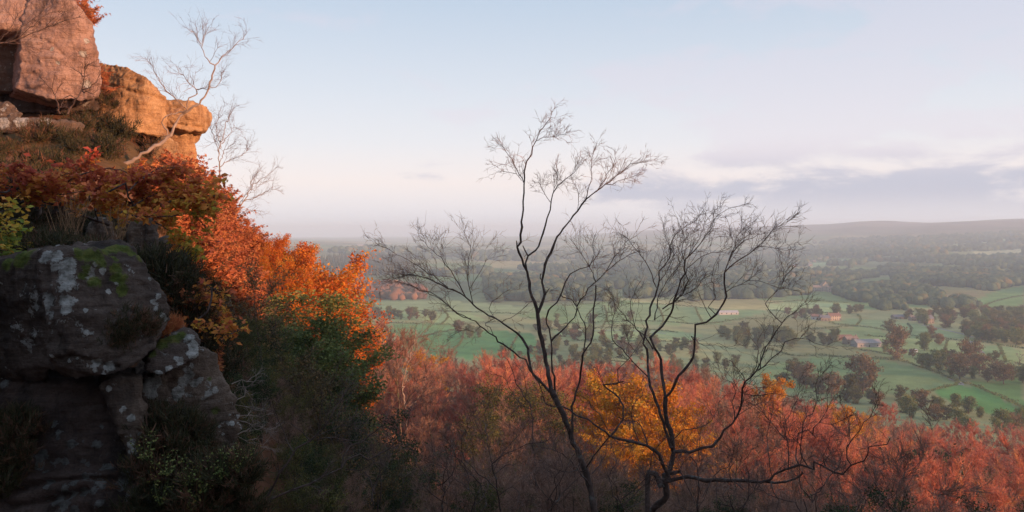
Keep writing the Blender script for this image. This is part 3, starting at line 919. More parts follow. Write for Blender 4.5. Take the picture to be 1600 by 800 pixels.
def make_tree(seed, Ht, spread, base=.3, nl=20, ns=7, limb_up=.6, jit=.18, kind='twig', per=30, size=.4, width=.018, trunk_r=.12,
              trunk_mat='bark_birch', crown_mat='twig_red', sides=4, clump=.35, top=.0, leafshape=.6, lean=.0, stems=1, droop=.0, extra_twigs=0, flat=0.0, bare_frac=0.0):
    """returns trunk mesh (trunk and limbs) and crown mesh (fine twigs or leaves), standing on the origin"""
    rng = np.random.default_rng(seed)
    wood, crown = Geo(), Geo()
    for st in range(stems):
        a0 = rng.uniform(0, 6.28)
        ln = np.array([math.cos(a0), math.sin(a0), 0]) * (lean + (.22 if stems > 1 else 0)) * rng.uniform(.5, 1.2)
        hh = Ht * rng.uniform(.85, 1.0) if stems > 1 else Ht
        tp, _ = wander((0, 0, -.4), np.array([0, 0, 1]) + ln, hh * .95 + .4, 9, .06, .08, rng)
        tt = np.linspace(0, 1, len(tp))
        wood.tube(tp, trunk_r * (1 - tt * .9) * np.where(tt < .05, 1.3, 1), 6, rng.uniform(.3, .7))
        for k in range(max(3, nl // stems)):
            f = base + (1 - base) * ((k + rng.uniform(0, 1)) / max(3, nl // stems)) ** .9
            f = min(f, .985)
            i = f * (len(tp) - 1)
            q = tp[int(i)] + (tp[min(int(i) + 1, len(tp) - 1)] - tp[int(i)]) * (i - int(i))
            az = k * 2.399 + rng.uniform(-.5, .5)
            g = (f - base) / (1 - base)
            prof = (1 - top) * math.sin(math.pi * min(1, (.22 + .78 * (1 - g)))) ** .8 + top * (1 - g * .5)
            prof = max(prof, .3)
            ll = spread * prof * rng.uniform(.75, 1.15)
            d = np.array([math.cos(az), math.sin(az), limb_up * rng.uniform(.6, 1.4) + g * .9])
            lp, ld = wander(q, d, ll * 1.12, 6, jit, .04 - droop, rng)
            lr = trunk_r * .38 * (1 - g * .6)
            wood.tube(lp, np.linspace(lr, lr * .15, len(lp)), sides, rng.uniform(.3, .7))
            for s in range(ns):
                u = rng.uniform(.25, 1.0) if s < ns - 1 else 1.0
                ii = u * (len(lp) - 1)
                b = lp[int(ii)] + (lp[min(int(ii) + 1, len(lp) - 1)] - lp[int(ii)]) * (ii - int(ii))
                bd = norm(norm(lp[min(int(ii) + 1, len(lp) - 1)] - lp[max(int(ii) - 1, 0)]) + perp(ld, rng) * rng.uniform(.4, 1.0) + np.array([0, 0, .25 - droop * 2]))
                bl = spread * rng.uniform(.16, .34)
                bp, bd2 = wander(b, bd, bl, 3, jit, .03 - droop, rng)
                wood.tube(bp, np.linspace(lr * .3, lr * .1, len(bp)), 3, rng.uniform(.3, .7))
                if rng.random() < bare_frac:
                    continue
                tone = rng.uniform(.15, .85)
                if kind == 'twig' or extra_twigs:
                    m = per if kind == 'twig' else extra_twigs
                    tpos = rng.uniform(0, 1, m)
                    x = tpos * (len(bp) - 1)
                    i0 = np.minimum(x.astype(int), len(bp) - 2)
                    A = bp[i0] + (bp[i0 + 1] - bp[i0]) * (x - i0)[:, None]
                    dd = bd2[None] * .9 + rng.normal(size=(m, 3)) * .55 + np.array([0, 0, .25 - droop * 3])
                    dd /= np.linalg.norm(dd, axis=1)[:, None]
                    Ls = size * rng.uniform(.4, 1.15, m) if kind == 'twig' else .4 * rng.uniform(.4, 1.1, m)
                    B = A + dd * Ls[:, None]
                    g_ = crown if kind == 'twig' else wood
                    g_.twigs(A, B, width, np.clip(tone + rng.normal(size=m) * .15, 0, 1), rng)
                    # each twig forks once more
                    if kind == 'twig':
                        A2 = A + (B - A) * rng.uniform(.3, .8, (m, 1))
                        d2 = dd + rng.normal(size=(m, 3)) * .5
                        d2 /= np.linalg.norm(d2, axis=1)[:, None]
                        crown.twigs(A2, A2 + d2 * Ls[:, None] * .6, width * .8, np.clip(tone + rng.normal(size=m) * .15, 0, 1), rng)
                if kind == 'leaf':
                    m = int(per * rng.uniform(.6, 1.3))
                    x = rng.uniform(.1, 1, m) ** .7 * (len(bp) - 1)
                    i0 = np.minimum(x.astype(int), len(bp) - 2)
                    A = bp[i0] + (bp[i0 + 1] - bp[i0]) * (x - i0)[:, None]
                    C = A + rng.normal(size=(m, 3)) * clump * np.array([1, 1, .6])
                    crown.leaves(C, size * rng.uniform(.6, 1.3, m), np.clip(tone + rng.normal(size=m) * .16, 0, 1), rng, droop=.2, shape=leafshape, flat=flat)
    return wood.mesh('trunk', MAT[trunk_mat], True), crown.mesh('crown', MAT[crown_mat])


def plant_tree(name, meshes, loc, rotz, scale, label, category='tree', group=None, tilt=(0, 0)):
    e = bpy.data.objects.new(name, None)
    COL.objects.link(e)
    e.empty_display_size = .3
    e.location = [float(c) for c in loc]
    e.rotation_euler = (tilt[0], tilt[1], rotz)
    e.scale = (scale,) * 3 if np.isscalar(scale) else scale
    e['label'] = label
    e['category'] = category
    e['kind'] = 'thing'
    if group:
        e['group'] = group
    for nm, me in zip(('trunk', 'crown'), meshes):
        o = bpy.data.objects.new(nm, me)
        COL.objects.link(o)
        o.parent = e
        if nm == 'crown':
            o['kind'] = 'stuff'
    return e


# ------------------------------------------------------------------ bare trees traced branch by branch
class Traced:
    def __init__(s, name, label, seed, wood='bark_dark', twig='twig_dark', group=None, category='tree'):
        s.rng = np.random.default_rng(seed)
        s.trunk, s.limb, s.twig = Geo(), [], Geo()
        s.name, s.label, s.wood, s.tw, s.group, s.category = name, label, wood, twig, group, category
        s.base = None

    def line(s, pts, d0, d1, w0, w1, wob=.12):
        """pixel trace -> crooked 3-D line; widths in photograph pixels"""
        n = len(pts)
        L = np.concatenate([[0], np.cumsum(np.hypot(*np.diff(np.array(pts, float), axis=0).T))])
        t = L / L[-1]
        ph = s.rng.uniform(0, 6.28, 2)
        q = []
        for (x, y), k in zip(pts, t):
            d = d0 + (d1 - d0) * k + wob * math.sin(k * 5 + ph[0]) * math.sin(math.pi * k) + wob * .6 * math.sin(k * 13 + ph[1]) * math.sin(math.pi * k)
            q.append(P(x, y, d))
        q = smooth_line(q, .10)
        jig = s.rng.normal(size=q.shape) * .011 * (d0 / 13.0)
        jig[0] = jig[-1] = 0
        q = q + jig
        u = np.linspace(0, 1, len(q))
        dm = d0 + (d1 - d0) * u
        r = (w0 + (w1 - w0) * u ** .8) * .37 / FPX * dm
        # knuckles and swellings
        r = r * (1 + .14 * np.sin(u * len(q) * .55 + ph[0]) * s.rng.uniform(.3, 1, len(q)) + .10 * s.rng.normal(size=len(q)).clip(-1, 1.6))
        return q, r

    def stem(s, pts, d0, d1, w0, w1, **k):
        q, r = s.line(pts, d0, d1, w0, w1)
        if s.base is None:
            s.base = q[0]
        s.trunk.tube(q, r, 8)
        if k.get('tw'):
            s.sprout(q, r, **{a: b for a, b in k.items()})
        return q

    def branch(s, pts, d0, d1, w0, w1, **k):
        q, r = s.line(pts, d0, d1, w0, w1)
        s.limb.append((q, r))
        s.sprout(q, r, **k)
        return q

    def sprout(s, q, r, tw=1.0, length=.55, start=.25, spread=.8, up=.25, wind=(.18, 0, 0), levels=3, thick=.0026):
        """side shoots that fork and fork again"""
        rng = s.rng
        tot = np.linalg.norm(np.diff(q, axis=0), axis=1).sum()
        m = int(tot * 12.0 * tw)
        n = len(q)
        for k in range(m + 1):
            f = start * .5 + (1 - start * .5) * rng.uniform(0, 1) ** .85 if k < m else 1.0
            i = min(int(f * (n - 1)), n - 2)
            d = norm(q[i + 1] - q[i])
            a = q[i] + (q[i + 1] - q[i]) * rng.uniform()
            dd = norm(d + perp(d, rng) * spread * rng.uniform(.4, 1.2) + np.array([0, 0, up]) + np.array(wind))
            L = length * rng.uniform(.45, 1.15) * (1.15 - .45 * f)
            s.shoot(a, dd, L, max(thick, min(r[i] * .45, thick * 2.2)), levels, wind, up)

    def shoot(s, a, d, L, rad, lev, wind, up):
        rng = s.rng
        n = 4 if lev > 1 else 3
        p, _ = wander(a, d, L, n, .26, .02, rng)
        rr = np.linspace(rad, rad * .45, len(p))
        s.twig.tube(p, rr, 3)
        if lev <= 1:
            return
        k = rng.integers(2, 5) if lev > 2 else rng.integers(2, 4)
        for j in range(k):
            f = rng.uniform(.25, 1)
            i = min(int(f * n), n - 1)
            b = p[i] + (p[i + 1] - p[i]) * rng.uniform()
            dl = norm(p[i + 1] - p[i])
            dd = norm(dl + perp(dl, rng) * rng.uniform(.4, .9) + np.array([0, 0, up * .5]) + np.array(wind) * .6)
            s.shoot(b, dd, L * rng.uniform(.45, .75), max(rad * .62, .0022), lev - 1, wind, up)

    def done(s):
        b = s.base if s.base is not None else s.limb[0][0][0]
        e = bpy.data.objects.new(s.name, None)
        COL.objects.link(e)
        e.empty_display_size = .3
        e.location = [float(c) for c in b]
        e['label'], e['category'], e['kind'] = s.label, s.category, 'thing'
        if s.group:
            e['group'] = s.group

        def off(me):
            v = np.empty(len(me.vertices) * 3, np.float32)
            me.vertices.foreach_get('co', v)
            me.vertices.foreach_set('co', (v.reshape(-1, 3) - np.array(b, np.float32)).ravel())
            me.update()
            return me
        if s.trunk.V:
            link('trunk', off(s.trunk.mesh('trunk', MAT[s.wood], True)), e)
        for q, r in s.limb:
            g = Geo()
            g.tube(q, r, 6)
            link('branch', off(g.mesh('branch', MAT[s.wood], True)), e)
        if s.twig.V:
            link('twigs', off(s.twig.mesh('twigs', MAT[s.tw], False)), e, kind='stuff')
        return e


def build_left_fork():
    t = Traced('bare_birch', 'leafless wind-bent birch with three tall forked stems and a long low left limb', 11, twig='twig_birch')
    g = P(945, 850, 13.4)
    t.stem([(946, 862), (938, 830), (930, 800), (921, 758), (909, 719), (895, 692), (885, 659), (870, 629), (859, 596), (853, 566), (849, 542), (841, 509), (840, 491)], 13.2, 13.4, 15, 8)
    # left stem and its top
    t.stem([(840, 491), (835, 473), (829, 452), (823, 425), (814, 404), (808, 386), (815, 377), (814, 356), (817, 326), (818, 290), (819, 269)], 13.4, 13.2, 7, 3)
    t.branch([(808, 388), (807, 376)], 13.2, 13.2, 3, 2, tw=.1)
    kw = dict(tw=1.5, length=.32, start=.0, up=.25, wind=(.20, 0, 0), thick=.0021)
    t.branch([(819, 269), (825, 251), (836, 221), (843, 206), (854, 191), (862, 183)], 13.2, 13.0, 3, 1, **kw)
    t.branch([(818, 285), (815, 278), (804, 257), (795, 242), (785, 228), (776, 226)], 13.2, 13.5, 2, .8, **{**kw, 'wind': (-.15, 0, 0)})
    t.branch([(815, 282), (806, 272), (793, 268), (778, 267)], 13.2, 13.6, 1.4, .7, **{**kw, 'wind': (-.2, 0, -.1), 'tw': .9})
    t.branch([(836, 221), (850, 216), (868, 212), (885, 210)], 13.1, 12.8, 1.2, .7, **kw)
    # middle stem
    t.stem([(823, 424), (825, 399), (836, 392), (845, 374), (852, 353), (858, 329), (861, 314), (864, 302)], 13.3, 12.9, 4.5, 2.4)
    t.branch([(817, 384), (821, 393), (825, 400)], 13.2, 13.2, 2, 3, tw=.1)
    t.branch([(864, 302), (872, 290), (884, 278), (896, 272), (905, 260)], 12.9, 12.7, 2.2, .8, **kw)
    t.branch([(862, 308), (869, 284), (872, 270), (868, 255)], 12.9, 13.2, 1.6, .8, **kw)
    t.branch([(860, 316), (850, 300), (842, 284)], 12.9, 13.2, 1.4, .8, **{**kw, 'wind': (-.1, 0, 0)})
    # right stem, swept away by the wind
    t.stem([(840, 491), (847, 476), (852, 458), (848, 440), (850, 422), (855, 404), (864, 386), (875, 365), (890, 344), (902, 329), (915, 312)], 13.4, 13.9, 6.5, 3)
    t.branch([(915, 312), (932, 300), (947, 288), (965, 273), (986, 257), (1004, 252), (1018, 251)], 13.9, 14.2, 3, .8, **{**kw, 'wind': (.3, 0, .05)})
    t.branch([(915, 312), (920, 293), (926, 275), (923, 257), (928, 238), (932, 226)], 13.9, 14.0, 2, .8, **kw)
    t.branch([(947, 288), (966, 283), (985, 278), (1002, 268)], 14.0, 14.4, 1.5, .8, **{**kw, 'wind': (.3, 0, 0)})
    t.branch([(932, 300), (945, 278), (955, 262), (962, 246)], 14.0, 13.8, 1.6, .8, **kw)
    t.branch([(902, 329), (905, 308), (898, 288)], 13.8, 13.7, 1.3, .8, **kw)
    t.branch([(848, 440), (843, 433), (845, 428)], 13.4, 13.3, 2.4, 2, tw=.1)
    t.branch([(852, 460), (857, 452)], 13.4, 13.3, 3, 2, tw=.1)
    # inner tangle
    kk = dict(tw=.75, length=.45, start=.35, up=.2, wind=(.12, 0, .05))
    t.stem([(866, 625), (862, 560), (861, 533), (858, 515), (854, 497), (855, 485), (867, 473), (876, 461), (883, 440), (891, 428)], 13.3, 13.0, 4.5, 2.6)
    t.branch([(891, 428), (906, 420), (918, 417), (930, 404), (938, 392)], 13.0, 12.8, 2.4, 1, **kk)
    t.branch([(861, 533), (882, 512), (898, 495), (901, 479), (909, 465), (921, 452), (931, 441), (942, 428), (954, 408), (966, 392), (978, 378), (995, 368)], 13.2, 12.6, 3.6, 1, **kk)
    t.branch([(901, 479), (894, 469), (880, 464), (876, 461)], 12.9, 13.0, 2.4, 2, tw=.3)
    t.branch([(931, 441), (927, 425), (921, 417), (909, 398), (897, 383), (890, 372)], 12.7, 12.5, 2.2, .9, **kk)
    t.branch([(921, 417), (926, 398), (925, 380), (932, 362)], 12.6, 12.6, 1.6, .8, **kk)
    t.branch([(942, 428), (952, 420), (965, 410), (985, 398), (1000, 392)], 12.6, 12.3, 1.6, .8, **kk)
    t.stem([(894, 690), (894, 668), (894, 635), (903, 605), (909, 584), (909, 566), (912, 548), (922, 536), (927, 521), (928, 500), (927, 482), (930, 464), (931, 446)], 13.2, 12.7, 6, 3)
    t.branch([(912, 548), (914, 530), (912, 506), (903, 488), (901, 479)], 13.0, 12.9, 2.6, 1.8, tw=.4, length=.4)
    # the long left limb
    lk = dict(tw=1.25, length=.5, start=.15, up=.22, wind=(-.22, 0, .04), thick=.0024)
    t.branch([(866, 625), (855, 605), (840, 593), (826, 566), (824, 544), (817, 529), (796, 512), (772, 496), (754, 487), (739, 475), (727, 463), (709, 454), (688, 445), (664, 434), (640, 430), (622, 434), (606, 440)], 13.3, 14.2, 6.5, 1, tw=.0)
    t.branch([(739, 475), (727, 463), (709, 454), (688, 445), (664, 434), (640, 430), (618, 437)], 13.7, 14.3, 2.6, .8, **lk)
    t.branch([(700, 449), (688, 440), (670, 427), (646, 412), (619, 397), (598, 385)], 14.0, 14.4, 2, .8, **lk)
    t.branch([(739, 475), (735, 454), (733, 430), (731, 412), (734, 385), (726, 368)], 13.7, 13.4, 2.2, .8, **{**lk, 'wind': (-.05, 0, .15)})
    t.branch([(727, 463), (712, 436), (703, 421), (688, 403), (670, 385), (656, 374)], 13.8, 14.0, 2.2, .8, **{**lk, 'wind': (-.15, 0, .1)})
    t.branch([(735, 450), (742, 439), (752, 420), (760, 403)], 13.6, 13.3, 1.4, .7, **{**lk, 'wind': (.1, 0, .1), 'tw': .8})
    t.branch([(772, 496), (764, 482), (770, 470), (783, 462), (797, 452)], 13.5, 13.2, 1.5, .7, tw=.6, length=.35)
    t.branch([(784, 503), (802, 494), (820, 481), (831, 471)], 13.5, 13.1, 1.6, .7, tw=.6, length=.3)
    t.branch([(848, 600), (829, 577), (823, 563), (802, 550), (787, 538), (772, 526), (751, 510), (736, 498), (715, 490), (700, 478), (688, 466), (673, 458), (658, 454), (640, 445), (620, 440)], 13.3, 12.6, 4.6, .9, tw=.0)
    t.branch([(736, 498), (715, 490), (700, 478), (688, 466), (673, 458), (658, 454), (640, 445), (616, 438)], 12.9, 12.5, 2, .7, **lk)
    t.branch([(772, 526), (765, 512), (760, 505), (772, 498)], 13.0, 13.2, 2, 1.4, tw=.3, length=.3)
    t.branch([(751, 510), (742, 520), (728, 515), (712, 520), (700, 528)], 12.9, 12.6, 1.4, .7, tw=1.0, length=.3, wind=(-.15, 0, -.25), up=-.05)
    # lower right arm and snags
    t.branch([(906, 737), (918, 728), (930, 707), (954, 683), (966, 668), (972, 656)], 13.2, 12.4, 4, 2, tw=.5, length=.5)
    t.branch([(921, 758), (905, 735), (890, 718), (872, 705), (852, 700), (830, 695)], 13.2, 12.2, 4, 1.2, tw=.8, length=.5)
    t.branch([(909, 719), (900, 735), (880, 738), (860, 728), (840, 722)], 13.2, 12.6, 3, 1, tw=.8, length=.5)
    t.branch([(925, 740), (935, 728), (945, 710), (948, 698)], 13.2, 13.6, 3, 1.2, tw=.6, length=.4)
    return t.done()


def build_right_fork():
    t = Traced('bare_oak', 'gnarled leafless oak with a long low limb reaching right over the wood', 12)
    t.stem([(990, 868), (1008, 815), (1018, 798), (1042, 775), (1039, 751), (1051, 726), (1053, 709), (1049, 684), (1042, 660), (1040, 621)], 13.0, 12.4, 17, 8)
    t.stem([(1034, 762), (1026, 742), (1014, 736), (1012, 760), (1013, 800), (1010, 860)], 12.5, 12.6, 12, 9)
    t.branch([(1036, 744), (1046, 740), (1062, 737)], 12.5, 12.2, 11, 7, tw=.0)
    kk = dict(tw=.55, length=.5, start=.3, up=.25, wind=(.15, 0, .05))
    ft = dict(tw=1.05, length=.42, start=.1, up=.25, wind=(.25, 0, .05), thick=.0024)
    t.stem([(1040, 621), (1035, 590), (1033, 562), (1023, 544), (1016, 527), (1008, 537)][:5], 12.4, 12.6, 6.5, 5)
    t.stem([(1049, 700), (1039, 670), (1030, 639), (1021, 614), (1014, 590), (1012, 558), (1005, 537), (1008, 520), (1014, 492), (1023, 462), (1029, 444)], 12.5, 13.0, 7, 3.4)
    t.branch([(1029, 444), (1032, 426), (1047, 402), (1050, 375), (1065, 357), (1089, 342), (1098, 330)], 13.0, 13.2, 3, .8, **ft)
    t.branch([(1026, 450), (1014, 420), (1002, 402), (993, 387), (981, 375), (972, 366)], 13.0, 13.3, 2.4, .8, **{**ft, 'wind': (-.05, 0, .1)})
    t.branch([(1030, 440), (1044, 420), (1052, 396), (1040, 372), (1036, 352)], 13.0, 13.4, 2, .8, **ft)
    # middle stems swept right
    t.stem([(1016, 527), (1021, 520), (1036, 508), (1041, 516)][:3] + [(1047, 489), (1053, 468), (1065, 438), (1069, 420), (1071, 405)], 12.6, 12.2, 5, 3)
    t.branch([(1071, 405), (1086, 390), (1101, 369), (1113, 354), (1122, 336), (1140, 327), (1156, 322)], 12.2, 12.0, 2.6, .8, **ft)
    t.branch([(1069, 420), (1066, 396), (1070, 372), (1062, 350), (1058, 340)], 12.2, 12.4, 2, .8, **ft)
    t.branch([(1074, 402), (1092, 374), (1100, 352), (1110, 336)], 12.2, 12.6, 1.8, .8, **ft)
    t.branch([(1035, 483), (1062, 465), (1075, 438), (1074, 420), (1101, 399), (1122, 394), (1140, 388)], 12.4, 11.9, 3, .8, **ft)
    t.branch([(1023, 500), (1030, 460), (1050, 429), (1063, 414), (1059, 396), (1064, 370)], 12.7, 12.9, 2.6, .8, **ft)
    t.branch([(1053, 468), (1080, 455), (1098, 440), (1112, 428)], 12.3, 11.8, 1.8, .8, **ft)
    t.branch([(960, 474), (975, 495), (996, 513), (1011, 531), (1020, 545)][::-1], 12.7, 13.6, 3, 1, **{**kk, 'wind': (-.2, 0, .1)})
    t.branch([(1005, 530), (990, 505), (985, 480), (992, 455), (1000, 440)], 12.8, 13.4, 2.2, .8, **kk)
    t.branch([(1014, 590), (1000, 578), (985, 560), (972, 545), (958, 530), (955, 505), (962, 485), (958, 462)], 12.7, 13.5, 3, .9, **{**kk, 'wind': (-.1, 0, .1)})
    # third stem with the flagged crown
    t.stem([(1040, 621), (1054, 604), (1061, 586), (1084, 558), (1087, 534), (1086, 520), (1087, 507), (1104, 504), (1119, 492), (1131, 474), (1134, 462), (1132, 444), (1132, 426)], 12.4, 11.6, 6.5, 3.4)
    t.branch([(1132, 426), (1152, 409), (1170, 397), (1185, 384), (1200, 370), (1218, 354), (1232, 341)], 11.6, 11.4, 3, .8, **{**ft, 'wind': (.35, 0, .05)})
    t.branch([(1132, 426), (1137, 408), (1143, 396), (1158, 381), (1176, 372), (1196, 364)], 11.6, 11.9, 2.6, .8, **ft)
    t.branch([(1170, 397), (1185, 384), (1209, 387), (1230, 393), (1244, 384)], 11.5, 11.1, 1.6, .8, **{**ft, 'wind': (.35, 0, -.05), 'tw': 1.0})
    t.branch([(1132, 458), (1146, 450), (1167, 438), (1190, 440), (1212, 448)], 11.7, 11.3, 1.8, .7, **{**ft, 'tw': .9})
    t.branch([(1119, 492), (1108, 480), (1119, 465), (1113, 444), (1117, 414), (1126, 396)], 11.9, 12.2, 2.2, .8, **kk)
    t.branch([(1112, 498), (1104, 484), (1096, 470), (1088, 452)], 12.0, 12.3, 1.8, .8, **kk)
    t.branch([(1086, 534), (1080, 525), (1100, 540), (1124, 537), (1140, 545)], 12.0, 11.4, 1.8, .7, **kk)
    t.branch([(1140, 408), (1150, 388), (1152, 370), (1166, 352)], 11.7, 11.9, 1.6, .8, **ft)
    # fourth: the S-bend to the right
    t.branch([(1053, 706), (1079, 707), (1096, 700), (1114, 698), (1126, 684), (1131, 672), (1145, 663), (1152, 649), (1159, 632), (1159, 611), (1166, 597), (1184, 579), (1197, 542), (1212, 519), (1221, 504), (1239, 489), (1252, 478)], 12.3, 11.0, 7.5, 1.2, **{**kk, 'start': .6})
    t.branch([(1184, 579), (1205, 562), (1219, 548), (1226, 534), (1240, 527), (1262, 530), (1286, 540), (1310, 545)], 11.4, 10.9, 2.6, .8, **kk)
    t.branch([(1221, 504), (1203, 486), (1195, 474), (1209, 459), (1220, 448), (1224, 438), (1225, 420), (1219, 406)], 11.1, 11.3, 1.9, .8, **{**kk, 'tw': .8})
    t.branch([(1221, 446), (1230, 430), (1243, 416)], 11.2, 11.0, 1.2, .8, tw=.5, length=.2)
    t.branch([(1188, 575), (1189, 555), (1201, 534), (1208, 520)], 11.4, 11.8, 2.4, 1, **kk)
    t.branch([(1148, 658), (1144, 628), (1150, 612), (1146, 596), (1130, 590), (1128, 582)], 11.8, 12.2, 2.2, .8, **kk)
    t.branch([(1159, 615), (1180, 617), (1205, 616), (1230, 618), (1250, 626)], 11.6, 11.0, 1.8, .8, **kk)
    # loops on the left of the trunk
    t.branch([(1046, 748), (1037, 726), (1030, 709), (1012, 698), (988, 691), (960, 684), (936, 669), (918, 656), (900, 648), (879, 636), (853, 633), (846, 615), (842, 598)], 12.5, 11.6, 9, 1.6, tw=.35, length=.45, start=.4)
    t.branch([(954, 683), (960, 671), (972, 656), (976, 635), (960, 617), (948, 605), (942, 599), (958, 598), (974, 596)], 12.0, 12.5, 4, 3, tw=.35, length=.4)
    t.branch([(966, 598), (965, 578), (984, 561), (992, 548), (982, 535), (978, 520)], 12.4, 12.6, 2.2, 1, **kk)
    t.branch([(906, 617), (921, 626), (927, 638), (942, 656), (950, 672)][::-1], 12.1, 12.6, 2.4, 1.2, **kk)
    t.branch([(1011, 698), (1008, 676), (994, 660), (978, 655), (966, 652)], 12.3, 12.7, 3.4, 1.6, **kk)
    t.branch([(1000, 694), (992, 672), (986, 650), (990, 630), (1004, 618), (1002, 604)], 12.2, 12.6, 2.4, 1, **kk)
    t.branch([(1048, 690), (1068, 672), (1092, 668), (1112, 656), (1122, 640), (1124, 626)], 12.2, 11.8, 2.4, .9, **kk)
    # the long low limb
    t.branch([(1042, 752), (1062, 748), (1075, 744), (1096, 749), (1117, 751), (1142, 749), (1166, 751), (1187, 753), (1203, 749), (1210, 742), (1231, 735), (1248, 726), (1262, 730), (1271, 733), (1273, 723), (1287, 730), (1304, 737), (1317, 740), (1331, 728), (1350, 721), (1355, 709), (1357, 698), (1371, 695), (1385, 693), (1391, 684)], 12.5, 10.4, 11, 1.6, tw=.25, length=.3, start=.5)
    t.branch([(1196, 752), (1210, 755), (1227, 753), (1245, 749), (1254, 738)], 11.6, 11.2, 7, 3, tw=.0)
    t.branch([(1331, 728), (1324, 716), (1322, 698), (1331, 684), (1346, 672), (1350, 660), (1364, 642), (1373, 625), (1368, 616)], 10.7, 10.4, 3, .8, tw=.9, length=.28, start=.35)
    t.branch([(1328, 690), (1325, 656), (1322, 646), (1311, 628), (1314, 618)], 10.7, 10.9, 2, .8, tw=.7, length=.3)
    t.branch([(1250, 728), (1245, 720), (1245, 702), (1247, 677), (1262, 672), (1275, 684)], 11.0, 11.3, 3, 1.6, tw=.5, length=.35)
    t.branch([(1262, 728), (1252, 705), (1254, 660), (1269, 646), (1278, 625), (1273, 607), (1276, 592), (1290, 580), (1300, 566)], 11.0, 11.2, 3, .8, tw=.8, length=.35, start=.4)
    t.branch([(1270, 680), (1271, 667), (1280, 658), (1294, 639), (1290, 614), (1296, 600)], 11.0, 10.8, 2.2, .8, tw=.8, length=.35)
    t.branch([(1290, 728), (1285, 712), (1294, 698), (1297, 684), (1304, 678)], 10.9, 10.9, 2.4, 1, tw=.4, length=.25)
    t.branch([(1280, 660), (1300, 662), (1320, 654), (1330, 648)], 10.9, 10.7, 1.6, .9, tw=.6, length=.25)
    t.branch([(1232, 735), (1231, 695), (1227, 667), (1238, 640), (1248, 612), (1250, 590)], 11.2, 11.6, 2.4, .8, tw=1.0, length=.45)
    t.branch([(1231, 690), (1212, 668), (1196, 650), (1180, 630), (1172, 616)], 11.3, 11.6, 1.8, .8, tw=.9, length=.4)
    t.branch([(1206, 745), (1202, 715), (1198, 681), (1206, 650), (1200, 628)], 11.5, 11.8, 2.2, .8, tw=1.0, length=.45)
    t.branch([(1204, 752), (1210, 768), (1216, 782), (1214, 812)], 11.5, 11.2, 3, 1.4, tw=.5, length=.4)
    t.branch([(1110, 752), (1100, 780), (1090, 800), (1086, 830)], 12.1, 11.9, 2.4, 1, tw=.7, length=.5)
    return t.done()


def build_low_tree():
    t = Traced('leaning_birch', 'low leaning birch with two dark arching stems in front of the green oak', 13)
    t.stem([(372, 822), (395, 797), (416, 782), (455, 768), (485, 755), (512, 741), (533, 731), (543, 717), (563, 710), (575, 719), (590, 713), (608, 701), (626, 683), (638, 665), (641, 644), (645, 626), (659, 620)], 9.2, 10.6, 6.5, 1.4, tw=.35, length=.45, start=.4)
    kk = dict(tw=.7, length=.42, start=.3, up=.1)
    t.branch([(533, 731), (536, 713), (548, 696), (566, 689), (587, 674), (614, 650), (622, 640)], 9.9, 10.3, 3, .9, **kk)
    t.stem([(385, 806), (398, 792), (419, 773), (437, 740), (450, 719), (464, 702), (485, 689)], 9.2, 9.6, 6, 4)
    t.branch([(485, 689), (506, 668), (521, 644), (533, 623), (548, 605), (556, 590)], 9.6, 9.8, 3, .9, **kk)
    t.branch([(458, 706), (443, 677), (434, 653), (428, 645)], 9.5, 9.7, 3, 1, **kk)
    t.branch([(485, 689), (470, 674), (452, 660), (440, 660)], 9.6, 9.4, 2.4, .9, **kk)
    t.branch([(495, 687), (524, 684), (548, 690), (566, 688)], 9.6, 9.9, 2.6, 1, **kk)
    t.branch([(498, 680), (520, 670), (545, 664), (570, 660)], 9.6, 10.2, 1.8, .8, **kk)
    t.branch([(540, 733), (562, 734), (582, 724)], 9.9, 9.8, 2, 1, **kk)
    t.branch([(641, 640), (632, 634), (640, 618), (650, 610)], 10.6, 10.6, 1.5, .8, **kk)
    return t.done()


